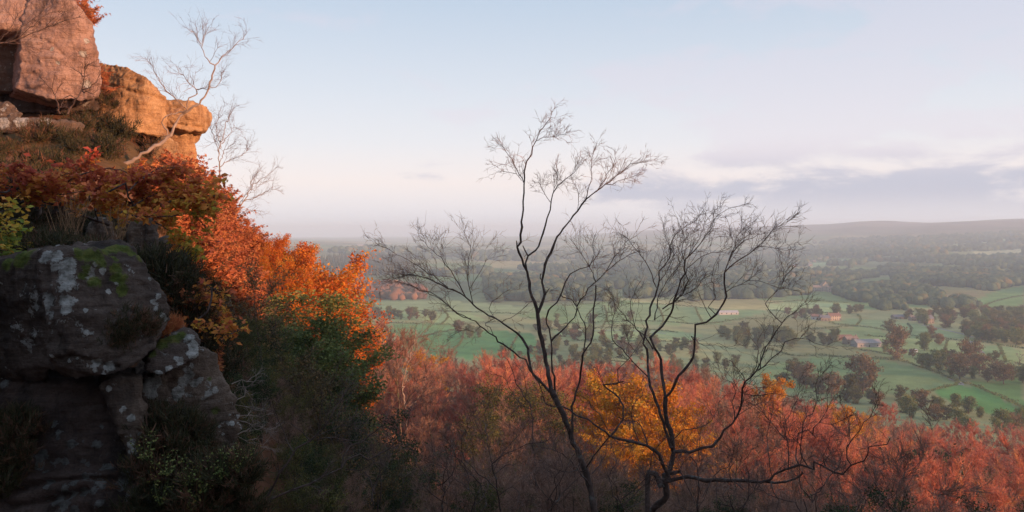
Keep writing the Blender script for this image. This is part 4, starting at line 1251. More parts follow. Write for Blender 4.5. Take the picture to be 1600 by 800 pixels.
def build_scrub_thorns():
    t = Traced('bare_thorn', 'small dark thorn bush with hooked leafless branches left of the birch trunk', 14)
    t.stem([(785, 880), (782, 830), (781, 800), (777, 762), (769, 725)], 11.0, 10.8, 5, 3)
    kk = dict(tw=.9, length=.5, start=.2, up=.1, wind=(0, 0, 0))
    t.branch([(777, 765), (767, 755), (741, 732), (726, 717), (721, 687), (730, 665), (738, 655)], 10.8, 10.6, 2.6, .9, **kk)
    t.branch([(769, 725), (780, 715), (805, 702), (831, 693), (850, 690), (868, 676)], 10.8, 10.4, 2.6, .9, **kk)
    t.branch([(769, 725), (762, 690), (756, 657), (760, 639), (779, 633), (801, 639), (812, 646)], 10.8, 11.3, 2.4, .9, **kk)
    t.branch([(774, 740), (790, 728), (806, 730), (815, 740)], 10.8, 10.5, 2, .9, **kk)
    t.branch([(772, 735), (790, 700), (812, 680), (830, 660), (845, 655)], 10.8, 11.2, 2, .9, **kk)
    t.branch([(778, 775), (800, 760), (812, 770), (806, 795)], 10.9, 10.4, 2, .9, **kk)
    t.done()
    t = Traced('bare_sapling', 'thin leafless sapling with curving stem in front of the red birches', 15)
    t.stem([(838, 760), (832, 680), (830, 640), (818, 620), (808, 600), (800, 580), (792, 560)], 16, 16.5, 4, 1.4)
    t.branch([(830, 640), (815, 633), (805, 622), (796, 605), (788, 590), (775, 585)], 16, 16.2, 2, .8, tw=.6, length=.5)
    t.branch([(820, 622), (822, 600), (815, 580), (804, 566)], 16, 16.2, 2, .8, tw=.6, length=.5)
    t.done()
    t = Traced('pale_birch', 'pale-stemmed young birch catching light above the dark scrub', 16, wood='bark_pale', twig='twig_birch')
    t.stem([(640, 720), (636, 680), (634, 640), (630, 615), (632, 585), (640, 560), (646, 535), (650, 515)], 48, 48, 5, 2)
    for q in ([(632, 600), (642, 575), (660, 560), (672, 545), (690, 540)], [(640, 560), (632, 540), (628, 525)], [(646, 540), (655, 525), (668, 515)], [(634, 640), (655, 620), (668, 590), (690, 570)]):
        t.branch(q, 48, 48.5, 2, .8, tw=.35, length=2.0, start=.2, thick=.01)
    t.done()


def build_tangle():
    rng = np.random.default_rng(88)
    spots = [(690, 800, 12, 'between the leaning birch and the thorn bush'), (735, 810, 13, 'at the left of the small thorn bush'), (860, 820, 12, 'between the thorn bush and the birch trunk'), (965, 820, 11.5, 'between the two bare foreground trunks'), (1090, 815, 11, 'just right of the gnarled oak trunk'),
             (1150, 810, 11.5, 'under the middle of the long low limb'), (1265, 820, 11, 'under the far half of the low limb'), (1340, 830, 12, 'below the tip of the low limb'), (590, 815, 11, 'right of the leaning birch foot')]
    for i, (px, py, d, where) in enumerate(spots):
        t = Traced('bramble_stem', 'thin tangled leafless stems ' + where, 120 + i, group=None, category='bush')
        t.stem([(px + rng.uniform(-10, 10), py + 60), (px, py), (px + rng.uniform(-14, 14), py - 40)], d, d, 3.4, 2.2)
        for k in range(5):
            x, y = px + rng.uniform(-12, 12), py - rng.uniform(0, 45)
            dx = rng.uniform(-26, 26)
            line = [(x, y)]
            for m in range(rng.integers(3, 6)):
                dx = dx * .6 + rng.uniform(-22, 22)
                line.append((line[-1][0] + dx, line[-1][1] - rng.uniform(8, 34)))
            t.branch(line, d, d + rng.uniform(-.5, .7), 2.4, .9, tw=.55, length=.4, start=.3, up=.1, wind=(0, 0, 0))
        t.done()


def build_crag_birches():
    t = Traced('crag_birch', 'crooked leaning birch growing out of the crag in front of the orange prow', 17, wood='bark_pale', twig='twig_birch')
    kk = dict(tw=.8, length=.7, start=.1, up=.2, wind=(.05, 0, .05), thick=.0042)
    t.stem([(178, 272), (191, 260), (229, 237), (262, 215), (277, 189), (292, 172), (311, 161), (326, 136), (334, 114), (336, 102)], 22.5, 23.5, 9.5, 3)
    t.branch([(336, 102), (349, 89), (367, 72), (382, 56)], 23.5, 23.6, 2.6, .8, **kk)
    t.branch([(336, 102), (322, 91), (315, 69), (320, 55), (326, 42)], 23.5, 23.2, 2.6, .8, **kk)
    t.branch([(292, 170), (274, 155), (259, 140), (244, 117), (234, 99)], 23.1, 22.6, 3, .8, **kk)
    t.branch([(292, 172), (276, 176), (262, 181), (253, 192), (262, 203), (262, 212)], 23.1, 22.8, 3.2, 2.4, tw=.15, length=.4)
    t.branch([(293, 168), (296, 154), (304, 151), (307, 140), (296, 129), (281, 114), (276, 104)], 23.1, 22.8, 2.8, .8, **kk)
    t.branch([(307, 140), (320, 138), (328, 130)], 23.1, 22.9, 2, .8, **kk)
    t.branch([(326, 136), (337, 136), (344, 128), (345, 118)], 23.4, 23.6, 1.8, .8, **kk)
    t.branch([(315, 69), (306, 58), (298, 48)], 23.3, 23.0, 1.6, .8, **kk)
    t.done()
    t = Traced('slope_birch', 'slender leafless birch on the red slope beyond the orange prow', 18, wood='bark_pale', twig='twig_birch')
    t.stem([(342, 300), (343, 267), (343, 237), (349, 211), (356, 189)], 38, 38, 3.4, 1.2)
    kk = dict(tw=.6, length=1.0, start=.1, up=.3, thick=.007, spread=.6)
    for q in ([(356, 189), (360, 178), (366, 168)], [(343, 240), (334, 215), (328, 200)], [(346, 225), (358, 212), (366, 196)], [(343, 262), (358, 250), (374, 244), (386, 235)], [(343, 255), (352, 235), (364, 226)], [(345, 232), (338, 200), (342, 184)]):
        t.branch(q, 38, 38.3, 1.6, .7, **kk)
    t.done()
    t = Traced('windswept_birch', 'wind-bent leafless birch above the orange beeches', 19, wood='bark_pale', twig='twig_birch')
    t.stem([(352, 340), (366, 328), (379, 318), (390, 297)], 42, 42, 3.2, 2)
    for q in ([(390, 297), (400, 286), (412, 279), (425, 268)], [(382, 314), (400, 308), (418, 298), (432, 296)], [(390, 297), (394, 282), (402, 270)], [(366, 328), (384, 330), (400, 332)], [(372, 322), (384, 305), (398, 296), (412, 284)]):
        t.branch(q, 42, 42.4, 1.6, .7, tw=.38, length=1.0, start=.1, up=.15, wind=(.3, 0, .05), thick=.008, spread=.6)
    t.done()
    t = Traced('ledge_rowan', 'dark leafless rowan bush in front of the huge pinkish block', 20, category='bush')
    kk = dict(tw=.8, length=.42, start=.15, up=.15, wind=(0, 0, .05), thick=.0042)
    t.stem([(106, 178), (112, 166), (122, 152), (128, 140)], 22.6, 22.6, 4.5, 2.8)
    for q in ([(128, 140), (130, 122), (132, 106), (142, 102), (156, 104)], [(128, 140), (140, 136), (152, 128), (158, 114)], [(130, 120), (124, 112), (112, 106)], [(132, 106), (134, 94), (136, 86)], [(128, 142), (142, 146), (154, 140)], [(120, 155), (110, 150), (100, 156), (96, 166)]):
        t.branch(q, 22.6, 22.4, 2.4, .9, **kk)
    t.stem([(94, 178), (90, 160), (84, 146)], 22.4, 22.4, 3, 1.8)
    for q in ([(84, 146), (76, 134), (64, 122)], [(86, 148), (92, 138), (96, 132)], [(84, 146), (82, 130), (84, 120)]):
        t.branch(q, 22.4, 22.3, 1.8, .8, **kk)
    t.done()
    t = Traced('leaning_rowan', 'bare branch of a sapling sweeping up across the pinkish block', 21)
    kk = dict(tw=.8, length=.55, start=.1, up=.25, wind=(.1, 0, .05), thick=.0035)
    t.stem([(-60, 90), (-30, 78), (0, 68), (30, 60), (60, 48), (92, 36), (125, 26)], 17.0, 18.0, 5, 1.2, tw=.7, length=.55, start=.2, up=.25, thick=.0035)
    for q in ([(14, 64), (40, 40), (60, 24), (70, 8)], [(30, 60), (56, 34), (84, 18), (100, 24)], [(-10, 72), (20, 40), (28, 20)]):
        t.branch(q, 17.2, 17.4, 1.8, .8, **kk)
    t.done()
    t = Traced('dead_bracken_shrub', 'pale dead twiggy shrub beside the rounded boulder', 22, wood='bark_pale', twig='bark_pale', category='bush')
    kk = dict(tw=.5, length=.3, start=.2, up=.0, wind=(.1, 0, 0), thick=.0035)
    t.stem([(362, 690), (368, 684), (376, 676)], 9.6, 9.6, 3, 2.4)
    for q in ([(376, 676), (392, 669), (406, 668), (424, 672)], [(372, 682), (390, 690), (412, 696)], [(366, 650), (380, 648), (402, 650), (414, 640)], [(364, 628), (380, 618), (386, 606), (402, 600)], [(362, 600), (376, 594), (396, 596)], [(366, 656), (386, 660), (400, 672)], [(364, 632), (384, 636), (404, 642)]):
        t.branch(q, 9.6, 9.9, 2, .9, **kk)
    t.done()


build_left_fork()
build_right_fork()
build_low_tree()
build_scrub_thorns()
build_tangle()
build_crag_birches()
# ------------------------------------------------------------------ plants on and around the crag
def leafy_sprays(name, label, boughs, d, seed, per_m, leaf, spread, tone, root, mat='leaf_oak', rw=4.0, bark='bark_dark'):
    """an oak seen close: boughs traced, leaves in flat sprays along them"""
    rng = np.random.default_rng(seed)
    wood, lv = Geo(), Geo()
    rootp = P(*root)
    net = None
    for b in boughs:
        dd = d + rng.uniform(-.35, .35)
        pts = [P(x, y, dd + .25 * rng.normal()) for x, y in b]
        if net is None:
            a0, w_ = rootp, rw
        else:   # later boughs fork off the nearest point of those already there
            a0, w_ = net[np.argmin(np.linalg.norm(net - pts[0], axis=1))], rw * .6
        start = [a0, a0 * .45 + pts[0] * .55 + rng.normal(size=3) * .07]
        q = smooth_line(np.array(start + pts), .08)
        q[1:-1] += rng.normal(size=(len(q) - 2, 3)) * .008
        u = np.linspace(0, 1, len(q))
        wood.tube(q, (w_ * (1 - u) + .8) * .5 / FPX * d, 5)
        net = q if net is None else np.vstack([net, q])
        body = q[int(len(q) * .2):]
        L = np.linalg.norm(np.diff(body, axis=0), axis=1).sum()
        # side twigs carry the leaves
        for k in range(int(L * 11)):
            i = rng.integers(0, len(body) - 1)
            dr = norm(body[i + 1] - body[i])
            td = norm(dr * .6 + perp(dr, rng) * rng.uniform(.5, 1.0) * np.array([1, 1, .55]) + np.array([0, 0, .05]))
            tl = spread * rng.uniform(.5, 1.3)
            tp, _ = wander(body[i], td, tl, 3, .2, -.02, rng)
            wood.tube(tp, [.004, .003, .0025, .002], 3)
            m = int(per_m / 11 * rng.uniform(.6, 1.4))
            x = rng.uniform(.2, 1, m) * 3
            i0 = np.minimum(x.astype(int), 2)
            C = tp[i0] + (tp[i0 + 1] - tp[i0]) * (x - i0)[:, None] + rng.normal(size=(m, 3)) * leaf * .45
            px, py, _ = to_px(C)
            r = np.clip(tone(px, py) + rng.normal(size=m) * .13 + rng.normal() * .08, 0, 1)
            lv.leaves(C, leaf * rng.uniform(.65, 1.25, m), r, rng, droop=.15, shape=.62, flat=.45)
    e = link(name, None, loc=rootp, label=label, category='tree', kind='thing')
    for nm, g, mt, sm in (('branches', wood, bark, True), ('leaves', lv, mat, False)):
        g.V = [v - rootp for v in g.V]
        o = link(nm, g.mesh(nm, MAT[mt], sm), e, kind='stuff')
    return e


leafy_sprays('oak_sapling', 'oak sapling with drooping sprays of red, orange and yellow-green leaves above the mossy boulder', [
    [(-20, 300), (30, 282), (80, 276), (130, 262), (160, 250)], [(-20, 318), (40, 300), (100, 303), (170, 292), (225, 290)],
    [(150, 330), (200, 318), (250, 300), (300, 288), (340, 290)], [(190, 335), (250, 338), (300, 334), (335, 348)],
    [(110, 280), (170, 264), (215, 274), (262, 280)], [(220, 312), (290, 318), (340, 322)], [(240, 345), (275, 366), (300, 388), (296, 400)],
    [(60, 290), (110, 312), (160, 318), (205, 345)], [(0, 275), (20, 268), (50, 272)], [(200, 300), (240, 268), (270, 262), (300, 270)], [(250, 320), (300, 305), (335, 306), (352, 318)],
    [(140, 300), (180, 282), (230, 300), (265, 318)], [(10, 300), (60, 284), (110, 270)], [(300, 330), (320, 352), (330, 368)],
    [(170, 300), (210, 290), (250, 282), (290, 300)], [(60, 300), (90, 290), (130, 284)], [(-10, 292), (30, 296), (70, 308)], [(210, 330), (250, 316), (290, 306)], [(270, 300), (310, 312), (345, 336)],
], 12.6, 31, 190, .11, .27, lambda px, py: np.clip(.16 + (py - 250) / 130 * .5 + np.clip((px - 220) / 150, 0, 1) * .12, 0, 1), (170, 352, 13.3))
leafy_sprays('young_oak', 'young oak with yellow-green leaves at the left of the heather', [
    [(-30, 345), (15, 345), (48, 336)], [(-30, 366), (15, 362), (42, 358)], [(-30, 385), (10, 380), (38, 378)], [(-30, 400), (5, 395), (20, 392)], [(-40, 330), (0, 330), (25, 326)],
], 9.0, 32, 130, .085, .18, lambda px, py: .68 + (py - 330) / 60 * .25, (-60, 420, 9.2))
leafy_sprays('oak_bush', 'small oak bush with bright orange leaves to the right of the mossy boulder', [
    [(262, 470), (276, 440), (300, 438), (335, 452), (350, 470)], [(280, 482), (316, 470), (352, 482)], [(296, 508), (330, 514), (360, 520), (386, 512)],
    [(262, 452), (258, 436), (264, 428)], [(300, 500), (330, 498), (350, 505)], [(270, 470), (300, 462), (330, 476)], [(330, 500), (345, 528), (352, 540)],
], 11.6, 33, 120, .09, .22, lambda px, py: .46 + 0 * px, (300, 560, 12.2))


def heather_proto(seed, mat='heather', n=1500, ln=.16, wd=.016, Ht=.55):
    rng = np.random.default_rng(seed)
    g = Geo()
    # woody stems fan out; short needled sprigs crowd their ends
    st = 46
    for k in range(st):
        a = rng.uniform(0, 6.28)
        s = rng.uniform(0, .75)
        d = norm((math.cos(a) * s, math.sin(a) * s, rng.uniform(.4, 1)))
        p, dd = wander((rng.normal() * .1, rng.normal() * .1, -.1), d, Ht * rng.uniform(.6, 1.15) + .1, 4, .2, .03, rng)
        g.tube(p, np.linspace(.007, .003, len(p)), 3, .3)
        m = n // st
        x = rng.uniform(.3, 1, m) * 4
        i0 = np.minimum(x.astype(int), 3)
        A = p[i0] + (p[i0 + 1] - p[i0]) * (x - i0)[:, None] + rng.normal(size=(m, 3)) * .03
        D = dd + rng.normal(size=(m, 3)) * .6 + np.array([0, 0, .35])
        D /= np.linalg.norm(D, axis=1)[:, None]
        tone = rng.uniform(.1, .8)
        g.twigs(A, A + D * (ln * rng.uniform(.4, 1.2, m))[:, None], wd, np.clip(tone + rng.normal(size=m) * .2, 0, 1), rng)
    return g.mesh('heather', MAT[mat])


HEATH = [heather_proto(50 + k) for k in range(3)]
HEATHR = [heather_proto(60 + k, 'bracken', 1300, .2, .02, .6) for k in range(2)]
rng0 = np.random.default_rng(77)


def put(name, me, loc, sc, label, cat, group, rng=rng0, kind='thing', flat=1.0):
    o = link(name, me, loc=loc, rotz=rng.uniform(0, 6.28), scale=(sc, sc, sc * flat * rng.uniform(.85, 1.15)), label=label, category=cat, kind=kind)
    if group:
        o['group'] = group
    return o


def on_ground(p, dz=-.05):
    return (p[0], p[1], H(p[0], p[1]) + dz)


# heather on the ledge under the huge block
for k in range(26):
    px, py = rng0.uniform(120, 262), rng0.uniform(168, 262)
    p = drop(px, py, 15, 60)
    put('heather_shrub', HEATH[k % 3], on_ground(p), rng0.uniform(.8, 1.3), 'dark green and rusty heather bush on the ledge beneath the golden boulder', 'heather', 'heather below the golden rocks')
for k in range(26):
    px, py = rng0.uniform(-20, 130), rng0.uniform(196, 300)
    p = drop(px, py, 13, 60)
    put('heather_shrub', HEATH[k % 3], on_ground(p), rng0.uniform(.6, 1.05), 'dark heather bush on the slope under the bedding shelf and huge block', 'heather', 'heather below the bedding shelf')
for k in range(16):
    px, py = rng0.uniform(15, 150), rng0.uniform(370, 392)
    p = P(px, py, 9.9 + rng0.uniform(-.4, .5))
    put('heather_shrub', HEATH[k % 3], p - np.array([0, 0, .30]), rng0.uniform(.45, .7), 'dark heather tuft growing behind the top of the mossy boulder', 'heather', 'heather on top of the mossy boulder')
for (px, py, d, s) in [(176, 520, 7.9, .36), (196, 500, 8.05, .42), (212, 508, 8.1, .46), (228, 520, 8.15, .4), (204, 530, 8.0, .42), (186, 536, 7.9, .34), (236, 500, 8.3, .34), (216, 480, 8.35, .3), (190, 480, 8.3, .26)]:
    put('heather_tuft', HEATH[int(px) % 3], P(px, py, d) - np.array([0, 0, .06]), s, 'heather tuft hanging in the hollow on the face of the mossy boulder', 'heather', 'heather on the face of the mossy boulder')
for (px, py, d, s) in [(256, 524, 8.5, .3), (268, 520, 8.6, .28)]:
    put('heather_tuft', HEATHR[int(px) % 2], P(px, py, d), s, 'rusty heather tuft on top of the wedged stone', 'heather', 'heather on the wedged stone')
for (px, py, d, s) in [(246, 650, 8.25, .55), (262, 668, 8.2, .6), (284, 655, 8.3, .55), (298, 676, 8.3, .55), (240, 690, 8.1, .6), (270, 700, 8.1, .6), (250, 630, 8.3, .4), (306, 650, 8.4, .35), (318, 690, 8.4, .4)]:
    put('heather_shrub', HEATH[int(px) % 3], P(px, py, d) - np.array([0, 0, .2]), s, 'dark heather bush in the cleft between the rock spur and rounded boulder', 'heather', 'heather in the cleft')
for (px, py, d, s) in [(10, 660, 7.9, .55), (30, 690, 7.9, .5), (0, 710, 7.8, .55), (46, 650, 8.1, .4), (20, 640, 8.0, .45), (-10, 740, 7.8, .5)]:
    put('heather_shrub', HEATH[int(abs(px)) % 3], P(px, py, d) - np.array([0, 0, .2]), s, 'brown heather bush against the dark rock wall', 'heather', 'heather on the dark rock wall')
for k in range(34):
    px, py = rng0.uniform(215, 400), rng0.uniform(715, 830)
    d = rng0.uniform(7.6, 8.4)
    put('heather_shrub', HEATH[k % 3], P(px, py, d) - np.array([0, 0, .2]), rng0.uniform(.4, .65), 'dark bush at the foot of the rounded boulder', 'heather', 'undergrowth at the foot of the rounded boulder')


def sprig_proto(seed, mat, n=70, leaf=.05):
    rng = np.random.default_rng(seed)
    g = Geo()
    for k in range(6):
        a = rng.uniform(0, 6.28)
        p, dd = wander((0, 0, 0), (math.cos(a) * .5, math.sin(a) * .5, 1), .5, 5, .15, .03, rng)
        g.tube(p, np.linspace(.006, .002, len(p)), 3, .1)
        C = p[rng.integers(1, 6, n // 6)] + rng.normal(size=(n // 6, 3)) * .06
        g.leaves(C, leaf, rng.uniform(.4, 1, n // 6), rng, shape=.7)
    return g.mesh('sprig', MAT[mat])


SPR = [sprig_proto(90, 'leaf_olive'), sprig_proto(91, 'leaf_green')]
for (px, py) in [(230, 720), (262, 745), (290, 760), (320, 772), (345, 750), (250, 790), (300, 800), (370, 740), (516, 790), (508, 800), (526, 802)]:
    nm = 'birch_seedling' if px > 480 else 'bilberry_plant'
    lb = 'tiny birch seedling with yellow-green leaves under the leaning birch' if px > 480 else 'small leafy bilberry plant in the undergrowth below the rounded boulder'
    put(nm, SPR[0 if px > 480 else 1], P(px, py, 7.55 if px < 480 else 9.0), .55, lb, 'seedling' if px > 480 else 'shrub', 'birch seedlings' if px > 480 else 'bilberry plants')


def grass_proto(seed):
    rng = np.random.default_rng(seed)
    g = Geo()
    for k in range(26):
        a = rng.uniform(0, 6.28)
        p, _ = wander((rng.normal() * .05, rng.normal() * .05, 0), (math.cos(a) * .35, math.sin(a) * .35, 1), rng.uniform(.35, .75), 4, .08, -.03, rng)
        for i in range(4):
            g.twigs([p[i]], [p[i + 1]], .008, rng.uniform(0, 1), rng)
    return g.mesh('tuft', MAT['grass_dry'])


GR = grass_proto(95)
for (px, py, d) in [(100, 374, 10.6), (116, 372, 10.8), (182, 378, 10.8)]:
    put('grass_tuft', GR, P(px, py, d) - np.array([0, 0, .05]), 1.0, 'tuft of tall dry straw-coloured grass behind the mossy boulder', 'grass tuft', 'dry grass tufts')


# bracken and rusty scrub
def bracken_proto(seed):
    rng = np.random.default_rng(seed)
    g = Geo()
    for k in range(12):
        a = rng.uniform(0, 6.28)
        p, _ = wander((0, 0, 0), (math.cos(a) * .6, math.sin(a) * .6, 1), .95 * rng.uniform(.7, 1.2), 6, .1, -.12, rng)
        tone = rng.uniform(.1, .9)
        g.tube(p, np.linspace(.01, .003, len(p)), 3, .3)
        for i in range(1, 7):
            m = 14
            A = p[i] + rng.normal(size=(m, 3)) * .02
            D = np.cross(norm(p[i] - p[i - 1]), [0, 0, 1])[None] * rng.choice([-1, 1], (m, 1)) + rng.normal(size=(m, 3)) * .35
            g.twigs(A, A + D * (.26 * (1.1 - i / 7) * rng.uniform(.6, 1.2, m))[:, None], .035, np.clip(tone + rng.normal(size=m) * .15, 0, 1), rng)
    return g.mesh('bracken', MAT['bracken'])


BR = [bracken_proto(100 + k) for k in range(3)]
for k in range(150):
    px = rng0.uniform(235, 400)
    lo = 272 if px < 325 else 272 + (px - 325) * 1.5
    py = rng0.uniform(lo, lo + 170)
    p = drop(px, py, 21, 70)
    put('bracken', BR[k % 3], on_ground(p), rng0.uniform(.8, 1.35), 'rusty red bracken clump on the sunlit slope below the orange prow', 'bracken', 'bracken on the slope below the prow')
for (px, py, d) in [(112, 6, 24.6), (124, 12, 24.9), (136, 18, 25.2), (144, 24, 25.4), (100, -2, 24.6), (128, 4, 25.6), (90, -8, 24.8), (142, 14, 25.8)]:
    put('bracken', BR[int(px) % 3], P(px, py, d) - np.array([0, 0, .3]), .62, 'orange bracken clump on top of the huge pinkish block', 'bracken', 'bracken on top of the huge block')
for (px, py, d) in [(163, 122, 26.4), (167, 138, 26.3), (170, 150, 26.2), (176, 158, 26.2), (158, 112, 26.6)]:
    put('bracken', BR[int(px) % 3] if py < 145 else HEATH[0], P(px, py, d) - np.array([0, 0, .2]), .55, 'orange bracken clump between the huge block and the golden boulder', 'bracken', 'bracken beside the golden boulder')

for k in range(70):   # rough cover on the bank behind the oak bush and the boulder
    px, py = rng0.uniform(225, 400), rng0.uniform(410, 600)
    p = drop(px, py, 11.5, 40)
    if k % 3 == 0:
        put('bracken', BR[k % 2], on_ground(p), rng0.uniform(.35, .6), 'small rusty bracken clump on the bank behind the orange oak bush', 'bracken', 'bracken behind the oak bush')
    else:
        put('heather_shrub', HEATH[k % 3], on_ground(p), rng0.uniform(.6, 1.0), 'heather bush on the bank behind the orange oak bush', 'heather', 'heather behind the oak bush')
for k in range(46):
    px, py = rng0.uniform(-10, 255), rng0.uniform(318, 395)
    p = drop(px, py, 9.6, 30)
    put('heather_shrub', HEATH[k % 3], on_ground(p), rng0.uniform(.4, .75), 'heather bush under the drooping oak sapling sprays', 'heather', 'heather under the oak sapling')
# ------------------------------------------------------------------ tree kinds
KIND = {
    'beech': [make_tree(200 + k, 8.0, 3.6, .16, 26, 9, .45, .2, 'leaf', 84, .16, trunk_r=.16, trunk_mat='bark_brown', crown_mat='leaf_orange', clump=.27, leafshape=.7, extra_twigs=4, flat=.3) for k in range(3)],
    'oak': [make_tree(210 + k, 7.0, 3.4, .12, 26, 9, .45, .22, 'leaf', 84, .15, trunk_r=.18, trunk_mat='bark_brown', crown_mat='leaf_green', clump=.26, leafshape=.65, extra_twigs=4, flat=.2) for k in range(2)],
    'yellow': [make_tree(220 + k, 8.5, 3.4, .2, 24, 8, .6, .2, 'leaf', 66, .17, trunk_r=.15, trunk_mat='bark_birch', crown_mat='leaf_yellow', clump=.22, leafshape=.75, extra_twigs=6) for k in range(3)],
    'red': [make_tree(230 + k, 8.0, 3.0, .2, 26, 8, .75, .17, 'twig', 27, .5, .025, trunk_r=.13, crown_mat='twig_red') for k in range(5)],
    'brown': [make_tree(240 + k, 8.0, 2.9, .2, 22, 7, .75, .18, 'twig', 20, .55, .022, trunk_r=.12, trunk_mat='bark_brown', crown_mat='twig_brown') for k in range(3)],
    'scrub': [make_tree(250 + k, 3.0, 1.6, .05, 16, 6, .8, .25, 'twig', 16, .42, .011, trunk_r=.045, trunk_mat='bark_brown', crown_mat='twig_brown', stems=4) for k in range(4)],
    'holly': [make_tree(260 + k, 4.0, 2.0, .06, 22, 7, .5, .2, 'leaf', 46, .10, trunk_r=.08, trunk_mat='bark_brown', crown_mat='leaf_evergreen', clump=.17, leafshape=.6) for k in range(2)],
    'olive': [make_tree(270 + k, 5.0, 2.2, .1, 20, 7, .6, .2, 'leaf', 40, .10, trunk_r=.08, trunk_mat='bark_brown', crown_mat='leaf_olive', clump=.18, leafshape=.6, extra_twigs=8, bare_frac=.2) for k in range(2)],
    'fern': [make_tree(290 + k, 5.0, 2.2, .1, 18, 7, .6, .2, 'leaf', 30, .11, trunk_r=.08, trunk_mat='bark_brown', crown_mat='leaf_russet', clump=.2, leafshape=.6, extra_twigs=8, bare_frac=.3) for k in range(2)],
    'rhodo': [make_tree(280, 4.5, 3.4, .05, 26, 9, .5, .2, 'leaf', 50, .22, trunk_r=.12, trunk_mat='bark_brown', crown_mat='leaf_evergreen', clump=.22, leafshape=.45, top=.3)],
}
KH = {k: float(np.mean([max(c.co.z for c in m[1].vertices) for m in v])) for k, v in KIND.items()}
rngw = np.random.default_rng(5)


def stand(kind, name, px, py_top, d, label, group=None, wide=1.0, cat='tree', hmin=1.2):
    """a tree whose top is seen at px,py_top when it stands d metres off"""
    t = P(px, py_top, d)
    g = H(t[0], t[1])
    h = max(t[2] - g, hmin)
    s = h / KH[kind]
    k = KIND[kind][rngw.integers(len(KIND[kind]))]
    return plant_tree(name, k, (t[0], t[1], g), rngw.uniform(0, 6.28), (s * wide, s * wide, s), label, cat, group)


for px, py, d, w in [(384, 350, 41, 1.15), (428, 358, 44, 1.0), (468, 370, 46, 1.0), (502, 394, 48, 1.0), (524, 436, 48, .9), (540, 474, 50, .8), (450, 405, 40, 1.0), (408, 398, 38, 1.0), (508, 462, 44, .9), (405, 362, 46, 1.1), (450, 368, 50, 1.0), (488, 396, 43, 1.1), (530, 480, 46, .8), (365, 360, 37, 1.2), (552, 500, 50, .7), (425, 400, 36, 1.1)]:
    stand('beech', 'beech_tree', px, py, d, 'beech tree in glowing orange leaf on the slope below the crag', 'orange beeches below the crag', w)
stand('oak', 'oak_tree', 472, 438, 25, 'broad dark green oak in front of the orange beeches', None, 1.5)
stand('oak', 'oak_tree', 446, 472, 23.5, 'round green oak crown overlapping the left side of the broad oak', None, 1.3)
stand('oak', 'oak_tree', 506, 480, 23.5, 'round green oak crown overlapping the right side of the broad oak', None, 1.2)
stand('oak', 'oak_tree', 526, 530, 24, 'smaller green oak at the right foot of the broad green oak', None, 1.2)
stand('oak', 'oak_tree', 430, 510, 22, 'green oak half hidden left of the broad green oak', None, 1.1)
for px, py, d in [(362, 470, 30), (350, 400, 30)]:
    stand('brown', 'bare_tree', px, py, d, 'brown leafless shrub-like tree in shade between oak bush and green oak', 'brown bare trees beside the green oak', .6)
for px, py, d in [(560, 612, 26), (520, 630, 24), (590, 640, 27), (470, 640, 22), (430, 660, 20), (540, 668, 22), (612, 668, 24)]:
    stand('holly', 'holly_bush', px, py, d, 'dark green holly bush below the green oak', 'holly bushes below the green oak', 1.1, 'bush')
for px, py, d in [(400, 640, 18), (415, 690, 15), (450, 700, 17), (395, 610, 20), (500, 720, 16)]:
    stand('olive', 'hazel_bush', px, py, d, 'olive and russet leafed bush behind the leaning birch', 'bushes behind the leaning birch', 1.0, 'bush')

# named trees inside the wood
stand('yellow', 'yellow_birch', 1030, 585, 62, 'large yellow-gold birch glowing behind the gnarled oak', None, 1.25)
stand('yellow', 'yellow_birch', 985, 575, 66, 'gold and orange birch between the two bare foreground trees', None, 1.0)
stand('yellow', 'yellow_birch', 935, 575, 70, 'orange-yellow birch right behind the tall forked birch', None, .8)
stand('yellow', 'yellow_birch', 1082, 630, 60, 'bright golden birch at the right edge of the yellow group', None, .8)
stand('yellow', 'yellow_birch', 1010, 640, 55, 'low golden birch in front of the yellow group', None, 1.1)
stand('yellow', 'yellow_birch', 1205, 582, 112, 'yellow birch standing above the red birches near the field', None, .8)
stand('yellow', 'yellow_birch', 1062, 650, 52, 'golden birch just right of the gnarled oak stems', None, 1.0)
stand('yellow', 'yellow_birch', 962, 655, 50, 'gold birch low down between the two bare foreground trees', None, 1.0)
stand('yellow', 'yellow_birch', 668, 546, 130, 'small yellow birch among the red birches on the left of the wood', None, 1.0)
for px, py, d in [(760, 585, 60), (830, 590, 62), (880, 600, 58), (745, 640, 50), (800, 625, 55)]:
    stand('olive', 'willow_tree', px, py, d, 'olive-yellow leafy tree among brown birches left of the yellow group', 'olive trees left of the yellow group', 1.2)
stand('rhodo', 'rhododendron', 1480, 694, 84, 'glossy dark evergreen bush alone among the purple-brown birches', None, 1.2, 'bush')
stand('rhodo', 'rhododendron', 1395, 690, 90, 'dark evergreen bush in the shaded hollow of the wood', None, .8, 'bush')


# ------------------------------------------------------------------ the wood on the slope
def scatter_wood():
    rng = np.random.default_rng(9)
    pts, out = [], []
    taken = [np.array([o.location.x, o.location.y]) for o in bpy.data.objects if o.parent is None and o.name.split('.')[0] in ('yellow_birch', 'rhododendron', 'beech_tree', 'oak_tree', 'willow_tree')]
    pts += taken
    tries = 0
    while tries < 26000:
        tries += 1
        y = math.sqrt(rng.uniform(36 ** 2, 196 ** 2))
        t = rng.uniform(-.235, .70)
        x = t * y
        if t < -.16 and y < 62 or .05 < t < .26 and y < 66:
            continue
        q = np.array([x, y])
        sp = 4.3 + y * .012
        P_ = np.array(pts)
        if len(P_) and np.min(((P_ - q) ** 2).sum(1)) < sp * sp:
            continue
        pts.append(q)
        out.append(q)
    return np.array(out)


